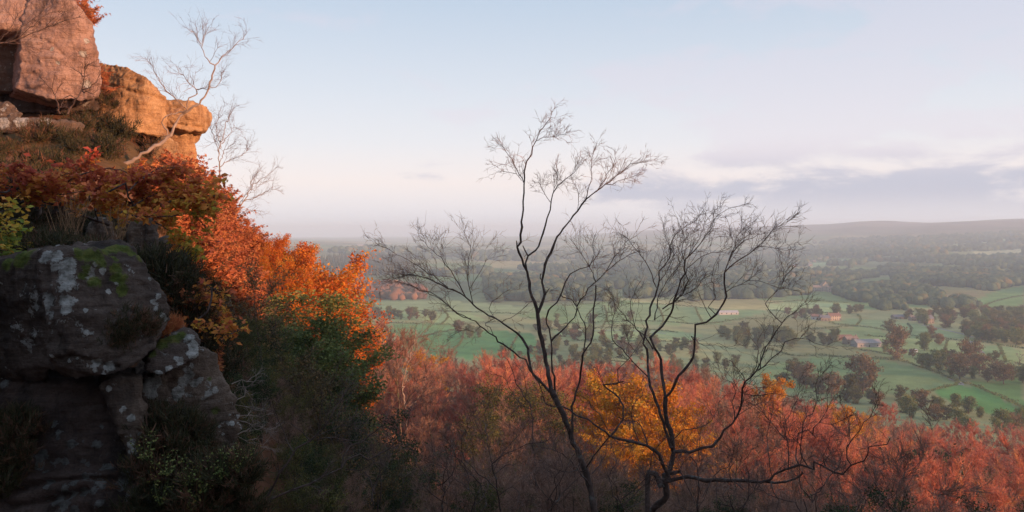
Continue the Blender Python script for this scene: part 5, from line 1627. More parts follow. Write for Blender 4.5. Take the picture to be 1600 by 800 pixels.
def wood_zone(px, y):
    if px < 900:
        if y > 120:
            return 'at the wood edge left of the birch'
        return 'between the green oak and the tall birch' if y > 70 else 'low in the shaded wood under the tall birch'
    if px < 1150:
        return 'at the wood edge behind the yellow birches' if y > 75 else 'in front of and under the yellow birches'
    if y > 130:
        return 'in the far row bordering the fields'
    if y > 104:
        return 'in the middle row right of the yellow birches'
    if y > 74:
        return 'in the hollow around the dark evergreen bush'
    return 'on the bank under the long low limb'


W = scatter_wood()
hz = height(W)
cnt = {}
for (x, y), z in zip(W, hz):
    px = 800 + FPX * x / y
    n = float(fbm(np.array([[x / 24.0, y / 24.0, 0]]), 2, 41)[0])
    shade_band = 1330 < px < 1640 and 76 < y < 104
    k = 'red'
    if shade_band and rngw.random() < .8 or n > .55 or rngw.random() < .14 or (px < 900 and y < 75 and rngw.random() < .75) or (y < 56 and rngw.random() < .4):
        k = 'brown'  # brown twigs; in the hollow and lower left partly shade put into colour
    elif rngw.random() < .012:
        k = 'yellow'
    elif rngw.random() < .03:
        k = 'olive'
    if k == 'red' and cnt.get('red', 0) >= 298:
        k = 'brown'
    cnt[k] = cnt.get(k, 0) + 1
    s = rngw.uniform(.72, 1.2) * (1 + .16 * float(fbm(np.array([[x / 14.0, y / 14.0, 3.3]]), 2, 43)[0]))
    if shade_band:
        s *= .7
    if y < 52:
        s *= .72
    if y > 170:
        s *= .9
    zn = wood_zone(px, y)
    nm, lb, gr = {
        'red': ('red_birch', 'birch with pinkish red twigs ' + zn, 'red-twigged birches in the wood'),
        'brown': ('brown_birch', 'purple-brown leafless birch ' + zn, 'brown bare birches in the wood'),
        'yellow': ('golden_birch', 'lone birch still in yellow leaf ' + zn, 'yellow birches scattered in the wood'),
        'olive': ('sallow', 'small olive-leafed sallow ' + zn, 'sallows in the wood'),
    }[k]
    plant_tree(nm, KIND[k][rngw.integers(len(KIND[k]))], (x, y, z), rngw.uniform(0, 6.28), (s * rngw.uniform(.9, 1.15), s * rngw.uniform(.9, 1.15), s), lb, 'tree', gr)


for k in range(60):
    px, d = rngw.uniform(370, 540), rngw.uniform(10.5, 20)
    t = P(px, 600, d)
    kind = ('scrub', 'olive', 'holly', 'olive')[rngw.integers(4)]
    s = rngw.uniform(.5, .9) * {'scrub': .42, 'holly': .3, 'olive': .26}[kind]
    plant_tree({'scrub': 'scrub_bush', 'holly': 'holly_bush', 'olive': 'hazel_bush'}[kind], KIND[kind][rngw.integers(len(KIND[kind]))], (t[0], t[1], H(t[0], t[1])), rngw.uniform(0, 6.28), s,
               {'scrub': 'leafless brown', 'holly': 'small dark holly', 'olive': 'russet and olive leafed'}[kind] + ' bush on the bank between the rounded boulder and leaning birch', 'bush', 'bushes beside the rounded boulder')
for k in range(34):
    px, d = rngw.uniform(385, 640), rngw.uniform(17, 25)
    t = P(px, 600, d)
    kind = ('holly', 'olive', 'fern')[rngw.integers(3)]
    plant_tree({'holly': 'holly_bush', 'olive': 'hazel_bush', 'fern': 'russet_bush'}[kind], KIND[kind][rngw.integers(len(KIND[kind]))], (t[0], t[1], H(t[0], t[1])), rngw.uniform(0, 6.28), rngw.uniform(.28, .5),
               {'holly': 'low dark holly', 'olive': 'low olive leafed', 'fern': 'low russet leafed'}[kind] + ' bush on the slope at the foot of the green oaks', 'bush', 'bushes at the foot of the green oaks')
# low scrub filling the near slope
sc = 0
for k in range(700):
    y = rngw.uniform(13.5, 42)
    t = rngw.uniform(-.33, .72)
    x = t * y
    if t < -.2 and y > 24 or t < -.12 and y > 34:
        continue
    # keep it looser far off
    if rngw.random() > .36:
        continue
    z = H(x, y)
    pxs = 800 + FPX * t
    sz = 'below the holly and green oak' if pxs < 620 else 'around the small dark thorn bush' if pxs < 840 else 'round the foot of the tall forked birch' if pxs < 970 else 'under the gnarled oak trunk' if pxs < 1150 else 'beneath the long low oak limb' if pxs < 1400 else 'on the bank beyond the tip of the low limb'
    kind = ('scrub', 'scrub', 'scrub', 'scrub', 'holly', 'olive', 'fern')[rngw.integers(7)]
    s = rngw.uniform(.5, .95) * (.7 + y / 80) * {'scrub': 1, 'holly': .55, 'olive': .5, 'fern': .45}[kind]
    if t < -.1:
        s *= .42
    nm, lb, gr = ('scrub_bush', 'leafless brown scrub bush ' + sz, 'brown scrub on the near slope') if kind == 'scrub' else {'holly': ('evergreen_bush', 'low dark evergreen bush ' + sz, 'evergreen bushes in the scrub'), 'olive': ('leafy_bush', 'olive leafed bush ' + sz, 'olive bushes in the scrub'), 'fern': ('russet_bush', 'russet leafed bush ' + sz, 'russet bushes in the scrub')}[kind]
    plant_tree(nm, KIND[kind][rngw.integers(len(KIND[kind]))], (x, y, z), rngw.uniform(0, 6.28), s, lb, 'bush', gr)
    sc += 1

# ------------------------------------------------------------------ the valley
VK = {
    'green': [make_tree(300 + k, 8.0, 5.0, .14, 22, 8, .35, .22, 'leaf', 22, .55, trunk_r=.3, trunk_mat='bark_brown', crown_mat='leaf_olive', clump=.6, leafshape=.85, sides=3, top=.25) for k in range(3)],
    'dark': [make_tree(310 + k, 8.0, 4.8, .10, 22, 8, .4, .22, 'leaf', 22, .55, trunk_r=.3, trunk_mat='bark_brown', crown_mat='leaf_green', clump=.6, leafshape=.85, sides=3, top=.25) for k in range(2)],
    'russet': [make_tree(320 + k, 8.0, 5.0, .14, 22, 8, .35, .22, 'leaf', 20, .55, trunk_r=.3, trunk_mat='bark_brown', crown_mat='leaf_russet', clump=.6, leafshape=.85, sides=3, top=.25) for k in range(3)],
    'bare': [make_tree(330, 9, 3.6, .2, 16, 6, .6, .25, 'twig', 9, .7, .05, trunk_r=.25, trunk_mat='bark_brown', crown_mat='twig_brown', sides=3)],
}
VW = {k: float(np.mean([np.percentile(np.abs([c.co.x for c in m[1].vertices]), 96) * 2 for m in v])) for k, v in VK.items()}
rv = np.random.default_rng(21)
VN = {'green': ('field_tree', 'olive green'), 'dark': ('field_tree', 'dark green'), 'russet': ('autumn_tree', 'russet'), 'bare': ('bare_field_tree', 'leafless')}


def valley_tree(px, py, wpx, kind, where, group, pos=None, wm=None):
    q = drop(px, py, 240) if pos is None else pos
    dist = q[1]
    w = wpx / FPX * dist if wm is None else wm
    s = .70 * w / VW[kind]
    nm, colr = VN[kind]
    return plant_tree(nm, VK[kind][rv.integers(len(VK[kind]))], q, rv.uniform(0, 6.28), (s, s, s * rv.uniform(.85, 1.1)), f'{colr} tree {where}', 'tree', group)


for px, py, w, k, where in [
    (1390, 521, 24, 'green', 'alone on the long field wall beyond the farm'),
    (1454, 529, 20, 'russet', 'on the upper side of the long field wall'),
    (1467, 539, 20, 'russet', 'just below the long field wall'),
    (1444, 548, 28, 'dark', 'standing free between the field wall and the caravans'),
    (1403, 562, 46, 'russet', 'large, beside the caravans above the near field'),
    (1426, 559, 14, 'russet', 'small, in front of the caravans'),
    (1384, 550, 18, 'dark', 'beside the right end of the grey barn'),
    (1545, 564, 13, 'dark', 'small, left one of a pair in the open field'),
    (1556, 564, 18, 'green', 'right one of a pair in the open field'),
    (1592, 571, 16, 'bare', 'on the field wall past the pair of small trees'),
    (1348, 616, 58, 'russet', 'broad and orange, at the near field corner beside the wood'),
    (1330, 618, 40, 'green', 'behind the broad orange tree by the wood'),
    (1260, 606, 44, 'russet', 'at the wood edge below the farm'),
    (1300, 622, 40, 'russet', 'between the two wood-edge orange trees'),
    (1240, 590, 36, 'green', 'in the hedge below the white long shed'),
    (925, 506, 20, 'green', 'round and alone in the pale field behind the forked birch'),
    (870, 500, 12, 'dark', 'small, in the pale field behind the forked birch'),
    (960, 487, 24, 'dark', 'at the back of the pale field'), (985, 500, 16, 'green', 'at the right end of the pale field'),
    (734, 528, 24, 'dark', 'left of a pair on the bright green field'), (748, 527, 16, 'dark', 'right of a pair on the bright green field'), (716, 520, 20, 'russet', 'beside the pair on the bright green field'),
    (640, 500, 18, 'russet', 'in the hedge of the left pale field'), (622, 497, 16, 'green', 'next in the hedge of the left pale field'), (675, 503, 18, 'green', 'toward the bright green field in the left hedge'),
]:
    valley_tree(px, py, w, k, where, 'free-standing valley trees')
for px, py, w, k in [(1440, 574, 26, 'dark'), (1452, 577, 26, 'dark'), (1466, 580, 34, 'dark'), (1478, 576, 34, 'russet'), (1510, 577, 44, 'russet'), (1500, 592, 38, 'russet'), (1486, 588, 22, 'dark'), (1530, 584, 32, 'russet'),
                     (1543, 597, 20, 'russet'), (1568, 600, 34, 'russet'), (1582, 590, 24, 'dark'), (1598, 598, 28, 'dark'), (1520, 592, 18, 'dark'), (1555, 592, 28, 'russet'), (1610, 600, 30, 'green')]:
    valley_tree(px, py, w, k, 'in the copse above the bright green field', 'trees of the field copse')


VK['green'] += VK['dark'][:1]


def clump(poly, n, kinds, wm, where, group, d0=240):
    pg = ground_poly(poly, d0)
    lo, hi = pg.min(0), pg.max(0)
    got, tries, pts = 0, 0, []
    while got < n and tries < n * 60:
        tries += 1
        q = rv.uniform(lo, hi)
        if not in_poly(q[None], pg)[0]:
            continue
        if pts and np.min(((np.array(pts) - q) ** 2).sum(1)) < (wm * .5) ** 2:
            continue
        pts.append(q)
        got += 1
        valley_tree(0, 0, 0, kinds[rv.integers(len(kinds))], where, group, (q[0], q[1], H(*q) - .3), wm * rv.uniform(.65, 1.25))


clump([(815, 528), (900, 520), (960, 526), (1080, 534), (1100, 556), (960, 566), (820, 560)], 58, ['dark', 'green', 'green', 'dark', 'russet'], 9, 'in the belt behind the two bare foreground trees', 'trees of the valley belt')
clump([(830, 512), (880, 508), (905, 516), (840, 520)], 12, ['green', 'russet'], 9, 'in the thicket at the left of the round field tree', 'thicket behind the forked birch')
clump([(1120, 520), (1180, 512), (1240, 522), (1250, 540), (1180, 548), (1120, 540)], 26, ['dark', 'green', 'dark'], 10, 'in the spinney left of the farm', 'spinney by the farm')
clump([(1260, 530), (1310, 528), (1312, 536), (1270, 545)], 10, ['dark', 'green'], 8, 'close round the brown-roofed farm', 'trees round the farm')
clump([(1228, 492), (1350, 486), (1350, 492), (1240, 500)], 18, ['dark', 'green', 'russet'], 10, 'behind the cream farmhouse', 'trees behind the cream farmhouse')
clump([(1500, 520), (1600, 528), (1600, 542), (1545, 535), (1505, 527)], 26, ['green', 'green', 'dark', 'russet', 'green'], 11, 'along the near edge of the park wood', 'front trees of the park wood')
clump([(1400, 492), (1600, 492), (1600, 528), (1500, 519), (1420, 503)], 60, ['green', 'dark', 'dark', 'green', 'russet', 'dark', 'green'], 12, 'inside the park wood below the hill', 'trees of the park wood')
clump([(560, 490), (600, 484), (650, 492), (690, 500), (640, 500), (570, 498)], 16, ['russet', 'dark', 'green'], 9, 'in the hedge line between the left pale fields', 'left hedge trees')
clump([(500, 455), (560, 440), (620, 446), (660, 462), (600, 470), (520, 472)], 34, ['russet', 'russet', 'bare'], 10, 'in the pink wood at the left of the valley', 'pink valley wood')
clump([(1200, 600), (1290, 590), (1400, 616), (1500, 640), (1600, 668), (1600, 690), (1400, 650)], 34, ['dark', 'green', 'dark', 'green', 'russet'], 8, 'along the hedge between the wood and the near fields', 'trees at the foot of the wood')
clump([(780, 555), (860, 552), (1000, 560), (1160, 568), (1160, 590), (900, 590)], 40, ['dark', 'green', 'green'], 8, 'at the valley edge of the wood behind the bare trees', 'trees between wood and valley fields')


def hedge(name, line, label, wd=1.6, ht=1.7, mat='leaf_green', group='field hedges', dens=9):
    pts = np.array([drop(a, b, 240) for a, b in line])
    q = smooth_line(pts, 2.0)
    L = np.linalg.norm(np.diff(q, axis=0), axis=1).sum()
    n = int(L * dens)
    i = rv.integers(0, len(q) - 1, n)
    t = rv.uniform(0, 1, (n, 1))
    base = q[i] * (1 - t) + q[i + 1] * t
    ub = .6 + .8 * np.clip(fbm(base / 7.0, 2, 61) + .4, 0, 1)
    base[:, 2] = height(base)
    C = base + np.column_stack([rv.normal(size=n) * wd * .3, rv.normal(size=n) * wd * .3, rv.uniform(0.05, 1, n) * ht * ub])
    o = q[0].copy()
    g = Geo()
    g.leaves(C - o, rv.uniform(.5, 1.0, n), np.clip(.4 + rv.normal(size=n) * .2, 0, 1), rv, shape=.9)
    return link(name, g.mesh('hedge', MAT[mat]), loc=o, label=label, category='hedge', kind='thing', group=group)


for line, lb in [
    ([(1269, 515), (1295, 513), (1337, 510), (1376, 515), (1420, 524), (1449, 527), (1497, 532), (1541, 536), (1600, 545), (1640, 550)], 'long dark hedge crossing the valley fields past the farm'),
    ([(1295, 505), (1324, 509), (1337, 510)], 'short dark hedge joining the long hedge near the cream farmhouse'),
    ([(1380, 561), (1410, 565), (1450, 578), (1484, 591), (1500, 600)], 'hedge along the upper side of the large near field'),
    ([(1498, 601), (1466, 608), (1446, 613), (1425, 616)], 'thick hedge between the large near field and bright green field'),
    ([(1504, 598), (1524, 604), (1550, 615), (1580, 629), (1610, 642)], 'hedge along the upper side of the bright green field'),
    ([(1532, 562), (1560, 565), (1590, 569), (1620, 573)], 'hedge behind the copse and the pair of small trees'),
    ([(1343, 547), (1366, 550), (1392, 555)], 'low hedge below the grey barn'),
    ([(1350, 525), (1365, 526), (1385, 527), (1398, 528)], 'broken hedge in the field above the grey barn'),
    ([(860, 516), (920, 513), (1000, 514), (1060, 520)], 'hedge along the lane in front of the pale field'),
    ([(880, 478), (960, 474), (1060, 478), (1130, 486)], 'hedge at the back of the pale field'),
    ([(575, 503), (640, 506), (720, 508), (790, 502)], 'hedge between the left pale field and the green strip'),
    ([(640, 531), (680, 522), (720, 514)], 'hedge between the green strip and the bright green field on the left'),
    ([(900, 532), (960, 534), (1060, 534)], 'hedge in front of the valley belt trees'),
    ([(1200, 485), (1245, 488), (1290, 489), (1345, 487)], 'hedge below the pale upper field'),
    ([(1200, 474), (1260, 470), (1325, 473)], 'hedge along the top of the pale upper field'),
    ([(1100, 508), (1150, 500), (1200, 498)], 'hedge beside the white long shed'),
    ([(1290, 556), (1340, 560), (1380, 562)], 'hedge between the farm and the large near field'),
    ([(1200, 545), (1240, 556), (1290, 556)], 'hedge leading from the spinney to the farm field'),
    ([(1480, 533), (1476, 548), (1470, 560), (1462, 574)], 'hedge running down from the long hedge to the copse'),
    ([(1560, 539), (1566, 552), (1572, 566)], 'hedge running down from the long hedge behind the pair of trees'),
    ([(1420, 524), (1424, 514), (1418, 506)], 'hedge climbing from the long hedge to the slate-blue shed'),
    ([(1337, 510), (1345, 500), (1340, 492)], 'hedge climbing past the cream farmhouse'),
    ([(940, 514), (948, 496), (944, 478)], 'cross hedge dividing the pale field behind the forked birch'),
    ([(1030, 517), (1036, 498), (1026, 477)], 'cross hedge dividing the pale field further right'),
    ([(1100, 508), (1092, 494), (1086, 480)], 'cross hedge near the white long shed'),
    ([(880, 507), (960, 503), (1040, 503), (1100, 508)], 'long low hedge through the middle of the pale field'),
    ([(690, 507), (700, 495), (690, 482)], 'cross hedge in the left pale field'),
    ([(590, 488), (660, 486), (740, 488), (820, 492)], 'hedge along the top of the left pale field'),
    ([(700, 556), (720, 535), (725, 515)], 'cross hedge in the bright green field on the left'),
    ([(790, 560), (800, 540), (812, 520)], 'hedge at the right end of the bright green field on the left'),
    ([(1260, 488), (1262, 480), (1258, 472)], 'cross hedge in the pale upper field'),
    ([(1530, 482), (1560, 470), (1600, 462)], 'hedge crossing the green hillside clearing'),
]:
    hedge('hedge', line, lb)


# ------------------------------------------------------------------ far woods: masses of crowns
def far_wood(name, label, polys, holes, n, size, mats, seed, d0=240, conifer=False):
    rng = np.random.default_rng(seed)
    bm = bmesh.new()
    bmesh.ops.create_icosphere(bm, subdivisions=(2 if size < 7 else 1) if not conifer else 1, radius=1)
    bv = np.array([v.co[:] for v in bm.verts]); bf = np.array([[v.index for v in f.verts] for f in bm.faces])
    bm.free()
    var = []
    for k in range(8):
        if conifer:
            v = bv.copy(); v[:, :2] *= (.42 * (1 - .5 * (v[:, 2:] + 1)) + .05); v[:, 2] *= 1.6
        else:
            v = bv * (1 + .34 * fbm(bv * 1.9 + k * 7.1, 3, k)[:, None]); v[:, 2] *= .95
        var.append(v)
    V, F, R, o = [], [], [], 0
    PG = [ground_poly(p, d0) for p in polys]
    HL = [ground_poly(p, d0) for p in holes]
    area = np.array([np.prod(p.max(0) - p.min(0)) for p in PG])
    pts = []
    for pg, a in zip(PG, area):
        m = int(n * a / area.sum() * 2.2)
        q = rng.uniform(pg.min(0), pg.max(0), (m, 2))
        keep = in_poly(q, pg)
        for h in HL:
            keep &= ~in_poly(q, h)
        dn = fbm(np.column_stack([q / 110.0, np.zeros(len(q))]), 3, seed + 4)
        keep &= dn > -.15 if not conifer else dn > -9
        pts.append(q[keep])
    pts = np.vstack(pts)[:int(n)]
    z = height(pts)
    tone = .5 + .35 * fbm(np.column_stack([pts / 60.0, np.zeros(len(pts))]), 2, seed + 9)
    for (x, y), zz, tn in zip(pts, z, tone):
        s = size * rng.uniform(.65, 1.25)
        v = var[rng.integers(8)]
        a = rng.uniform(0, 6.28)
        c, sn = math.cos(a), math.sin(a)
        vv = np.column_stack([v[:, 0] * c - v[:, 1] * sn, v[:, 0] * sn + v[:, 1] * c, v[:, 2]]) * s
        V.append(vv + np.array([x, y, zz + s * (.75 if not conifer else 1.2)]))
        F.append(bf + o)
        o += len(v)
        R.append(np.full(len(v), np.clip(tn + rng.normal() * .22, 0, 1)))
    me = mk_mesh(name, np.vstack(V), [np.vstack(F)], True, [MAT[mats]], {'r': np.concatenate(R)})
    return link(name, me, kind='stuff', label=label, category='woodland')


def crown_mass_mat():
    m, nt, N, L, b = nodes_of('far_crowns')
    at = N.new('ShaderNodeAttribute'); at.attribute_name = 'r'
    r = ramp_node(N, [(0, (0.035, 0.06, 0.04)), (.45, (0.06, 0.095, 0.058)), (.75, (0.095, 0.13, 0.07)), (.95, (0.14, 0.14, 0.065)), (1, (0.17, 0.12, 0.055))])
    geo = N.new('ShaderNodeNewGeometry')
    n = N.new('ShaderNodeTexNoise'); n.inputs['Scale'].default_value = .7; n.inputs['Detail'].default_value = 5
    L.new(geo.outputs['Position'], n.inputs[0])
    ad = N.new('ShaderNodeMath'); ad.operation = 'MULTIPLY_ADD'; ad.inputs[1].default_value = .9; ad.inputs[2].default_value = -.45
    L.new(n.outputs[0], ad.inputs[0])
    s = N.new('ShaderNodeMath'); L.new(ad.outputs[0], s.inputs[0]); L.new(at.outputs['Fac'], s.inputs[1])
    L.new(s.outputs[0], r.inputs[0]); L.new(r.outputs[0], b.inputs['Base Color'])
    bp = N.new('ShaderNodeBump'); bp.inputs['Strength'].default_value = 1.0; bp.inputs['Distance'].default_value = 2.0
    L.new(n.outputs[0], bp.inputs['Height']); L.new(bp.outputs[0], b.inputs['Normal'])
    b.inputs['Roughness'].default_value = 1; b.inputs['Specular IOR Level'].default_value = 0
    m2, nt, N, L, b = nodes_of('far_pink')
    at = N.new('ShaderNodeAttribute'); at.attribute_name = 'r'
    r = ramp_node(N, [(0, (0.10, 0.06, 0.04)), (.5, (0.19, 0.095, 0.06)), (1, (0.26, 0.14, 0.07))])
    L.new(at.outputs['Fac'], r.inputs[0]); L.new(r.outputs[0], b.inputs['Base Color'])
    b.inputs['Roughness'].default_value = 1; b.inputs['Specular IOR Level'].default_value = 0


crown_mass_mat()
clear = [[(1320, 440), (1390, 430), (1402, 446), (1330, 453)], [(1516, 474), (1560, 452), (1610, 444), (1610, 478), (1540, 484)], [(1470, 462), (1530, 456), (1512, 474), (1470, 474)], [(1385, 462), (1420, 458), (1425, 466), (1390, 470)], [(1262, 452), (1305, 450), (1305, 458), (1262, 460)]]
far_wood('hanging_wood', 'mixed hazy green wood covering the lower hillside across the valley',
         [[(1200, 466), (1300, 458), (1340, 474), (1420, 498), (1520, 492), (1620, 488), (1620, 428), (1500, 424), (1400, 424), (1300, 432), (1200, 442)]], clear, 3600, 6.5, 'far_crowns', 71)
far_wood('upper_wood', 'faint blue-grey wood along the upper hillside across the valley',
         [[(960, 452), (1200, 442), (1300, 433), (1450, 424), (1620, 426), (1620, 402), (1500, 404), (1420, 406), (1330, 404), (1230, 408), (1100, 412), (960, 420)], [(1000, 412), (1150, 404), (1260, 396), (1260, 386), (1150, 392), (1000, 398)], [(1240, 384), (1340, 374), (1420, 370), (1420, 377), (1330, 383)], [(1480, 382), (1560, 378), (1556, 372), (1490, 375)], [(1400, 388), (1500, 372), (1560, 368), (1480, 384)], [(1280, 402), (1380, 396), (1400, 388), (1300, 396)], [(1540, 388), (1600, 384), (1600, 380), (1545, 383)]],
         [[(1180, 428), (1240, 420), (1250, 428), (1190, 434)], [(1260, 412), (1330, 404), (1340, 410), (1270, 418)]], 6500, 9.0, 'far_crowns', 72)
far_wood('valley_wood', 'hazy grey-green wood stretching along the valley floor behind the bare trees',
         [[(760, 474), (900, 470), (1060, 472), (1200, 466), (1200, 444), (1060, 436), (900, 430), (760, 440)], [(640, 432), (760, 424), (900, 412), (1040, 410), (1180, 420), (1180, 434), (900, 424), (700, 440)]],
         [[(880, 478), (1060, 462), (1090, 468), (1000, 476)]], 3600, 8.5, 'far_crowns', 73)
far_wood('pink_wood', 'hazy pinkish wood on the left side of the valley below the plantation',
         [[(480, 446), (560, 438), (640, 452), (700, 462), (640, 470), (540, 470), (480, 470)]], [], 620, 6.0, 'far_pink', 74)
far_wood('moor_edge_wood', 'broken hazy woods along the high pastures under the moor', [[(1120, 398), (1300, 384), (1450, 372), (1620, 362), (1620, 398), (1450, 400), (1300, 404), (1120, 410)]], [[(1430, 392), (1500, 385), (1505, 390), (1440, 398)], [(1520, 393), (1600, 388), (1600, 397), (1525, 398)]], 2600, 10.0, 'far_crowns', 77)
far_wood('conifer_plantation', 'hazy conifer plantation on the left hillside above the pink wood',
         [[(500, 440), (560, 432), (640, 428), (640, 410), (560, 405), (500, 414)]], [], 1500, 8.0, 'needle', 75, conifer=True)
far_wood('ridge_copses', 'scattered far copses near the ridges', [[(480, 398), (620, 388), (720, 392), (720, 404), (560, 402)], [(720, 396), (900, 392), (1100, 396), (1100, 408), (900, 408), (720, 408)]], [], 900, 11.0, 'far_crowns', 76)


# ------------------------------------------------------------------ farms and houses
def plain(name, c, rough=.9):
    m, nt, N, L, b = nodes_of(name)
    geo = N.new('ShaderNodeNewGeometry')
    n = N.new('ShaderNodeTexNoise'); n.inputs['Scale'].default_value = .9; n.inputs['Detail'].default_value = 6
    L.new(geo.outputs['Position'], n.inputs[0])
    r = ramp_node(N, [(.3, tuple(k * .75 for k in c)), (.7, tuple(min(1, k * 1.15) for k in c))])
    L.new(n.outputs[0], r.inputs[0]); L.new(r.outputs[0], b.inputs['Base Color'])
    b.inputs['Roughness'].default_value = rough
    return m


plain('stone_wall', (0.22, 0.185, 0.15)); plain('cream_wall', (0.36, 0.31, 0.26)); plain('white_wall', (0.46, 0.44, 0.42)); plain('grey_sheet', (0.30, 0.29, 0.29), .8)
plain('slate_roof', (0.16, 0.16, 0.18)); plain('stone_roof', (0.22, 0.17, 0.14)); plain('red_roof', (0.20, 0.12, 0.095)); plain('window_glass', (0.03, 0.035, 0.04), .2); plain('door_wood', (0.10, 0.07, 0.05)); plain('caravan_blue', (0.45, 0.58, 0.66), .5)
plain('grey_roof', (0.27, 0.26, 0.26), .85)


def boxm(x0, x1, y0, y1, z0, z1):
    V = np.array([(x, y, z) for z in (z0, z1) for y in (y0, y1) for x in (x0, x1)])
    F = np.array([(0, 2, 3, 1), (4, 5, 7, 6), (0, 1, 5, 4), (2, 6, 7, 3), (0, 4, 6, 2), (1, 3, 7, 5)])
    return V, F


def house(name, label, px, py, w, dp, ht, rot, wall, roof, chim=1, nwin=4, pitch=.45, group=None, cat='house', floors=2):
    w, dp, ht = w * .82, dp * .82, ht * .82
    q = drop(px, py, 240)
    e = link(name, None, loc=(q[0], q[1], q[2] - .3), rotz=math.radians(rot), label=label, category=cat, kind='thing')
    if group:
        e['group'] = group
    rh = dp * .5 * pitch * 1.6
    V = np.array([(-w / 2, -dp / 2, 0), (w / 2, -dp / 2, 0), (w / 2, dp / 2, 0), (-w / 2, dp / 2, 0), (-w / 2, -dp / 2, ht), (w / 2, -dp / 2, ht), (w / 2, dp / 2, ht), (-w / 2, dp / 2, ht), (-w / 2, 0, ht + rh), (w / 2, 0, ht + rh)])
    me = mk_mesh('walls', V, [np.array([(0, 1, 5, 4), (2, 3, 7, 6)]), np.array([(1, 2, 6, 9, 5), (3, 0, 4, 8, 7)])], False, [MAT[wall]])
    link('walls', me, e)
    ov = .35
    sl = rh / (dp / 2)
    zo = ht - sl * ov
    a = [(-w / 2 - ov, -dp / 2 - ov, zo + .06), (w / 2 + ov, -dp / 2 - ov, zo + .06), (w / 2 + ov, 0, ht + rh + .06), (-w / 2 - ov, 0, ht + rh + .06), (-w / 2 - ov, dp / 2 + ov, zo + .06), (w / 2 + ov, dp / 2 + ov, zo + .06)]
    b = [(x, y, z + .22) for x, y, z in a]
    F = np.array([(6, 7, 8, 9), (9, 8, 11, 10), (0, 3, 2, 1), (3, 4, 5, 2), (0, 1, 7, 6), (5, 4, 10, 11), (1, 2, 8, 7), (2, 5, 11, 8), (3, 0, 6, 9), (4, 3, 9, 10)])
    ro = link('roof', mk_mesh('roof', np.array(a + b), [F], False, [MAT[roof]]), e)
    for c in range(chim):
        cx = (-1 if c == 0 else 1) * (w / 2 - .7)
        V, F = boxm(cx - .4, cx + .4, -.35, .35, ht + rh - .5, ht + rh + 1.3)
        link('chimney', mk_mesh('chimney', V, [F], False, [MAT[wall]]), ro)
    for fl in range(floors):
        for k in range(nwin):
            x = -w / 2 + w * (k + .5) / nwin
            if fl == 0 and k == nwin // 2:
                V, F = boxm(x - .55, x + .55, -dp / 2 - .04, -dp / 2 + .05, 0, 2.1)
                link('door', mk_mesh('door', V, [F], False, [MAT['door_wood']]), e)
            else:
                z = .9 + fl * 2.6
                V, F = boxm(x - .5, x + .5, -dp / 2 - .04, -dp / 2 + .05, z, z + 1.3)
                link('window', mk_mesh('window', V, [F], False, [MAT['window_glass']]), e)
    return e


house('barn', 'long pale grey sheet-metal barn right of the brown-roofed farm', 1353, 541, 25, 12, 4.2, 8, 'grey_sheet', 'grey_roof', 0, 3, .3, cat='barn', floors=1)
house('farmhouse', 'brown-roofed stone farmhouse beside the long grey barn', 1329, 537, 13, 8, 5, 12, 'stone_wall', 'stone_roof', 2, 4)
house('farm_byre', 'low red-roofed byre behind the brown-roofed farmhouse', 1318, 531, 16, 7, 3, 5, 'stone_wall', 'red_roof', 0, 4, floors=1, cat='barn')
house('farm_cottage', 'small stone cottage at the lower corner of the brown-roofed farm', 1338, 540, 8, 6, 4, -20, 'stone_wall', 'stone_roof', 1, 3)
house('farmhouse', 'cream-walled farmhouse with red roof beyond the farm fields', 1302, 500, 17, 8, 6, 18, 'cream_wall', 'red_roof', 2, 5)
house('farm_barn', 'white-gabled barn at the left of the cream farmhouse', 1276, 499, 13, 8, 4, -10, 'white_wall', 'red_roof', 0, 3, cat='barn', floors=1)
house('farm_barn', 'grey-roofed barn between the white-gabled barn and cream farmhouse', 1288, 501, 12, 8, 4, 5, 'stone_wall', 'slate_roof', 0, 3, cat='barn', floors=1)
house('manor_house', 'long pale manor wing in the hillside wood', 1278, 455, 26, 9, 8, 4, 'cream_wall', 'stone_roof', 2, 6)
house('manor_house', 'taller gabled middle block of the pale manor in the wood', 1288, 455, 10, 11, 12, 94, 'cream_wall', 'stone_roof', 1, 2, .7)
house('manor_house', 'short right wing of the pale manor in the wood', 1298, 456, 12, 8, 7, 4, 'cream_wall', 'stone_roof', 1, 3)
house('shed', 'white shed on the clearing above the valley wood', 1402, 459, 20, 9, 4, 5, 'white_wall', 'grey_roof', 0, 3, .25, cat='shed', floors=1)
house('shed', 'lower cream shed on the same clearing in front of the white one', 1394, 463, 14, 8, 3.5, 10, 'cream_wall', 'grey_roof', 0, 3, .25, cat='shed', floors=1)
house('stone_house', 'grey stone house with twin chimneys at the edge of the park wood', 1447, 505, 15, 9, 6.5, 15, 'stone_wall', 'slate_roof', 2, 4)
house('stone_cottage', 'stone cottage left of the twin-chimney house by the park wood', 1427, 501, 9, 7, 4, 8, 'stone_wall', 'stone_roof', 1, 3)
house('lodge', 'tall cream lodge half hidden in the park wood', 1481, 497, 6, 6, 8, 30, 'cream_wall', 'stone_roof', 1, 2, .9)
house('shed', 'slate-blue roofed shed left of the stone cottage', 1404, 498, 16, 9, 3, 6, 'stone_wall', 'slate_roof', 0, 3, .35, cat='shed', floors=1)
house('hill_house', 'cream house on the green clearing of the hillside', 1566, 440, 18, 9, 6, 0, 'cream_wall', 'stone_roof', 2, 4)
house('long_shed', 'very long white shed roof beyond the spinney', 1137, 491, 26, 12, 3, 2, 'white_wall', 'white_wall', 0, 4, .25, cat='shed', floors=1)
house('hill_farm', 'pale farm on the upper hillside pastures', 1474, 383, 34, 14, 9, 0, 'cream_wall', 'stone_roof', 1, 4)
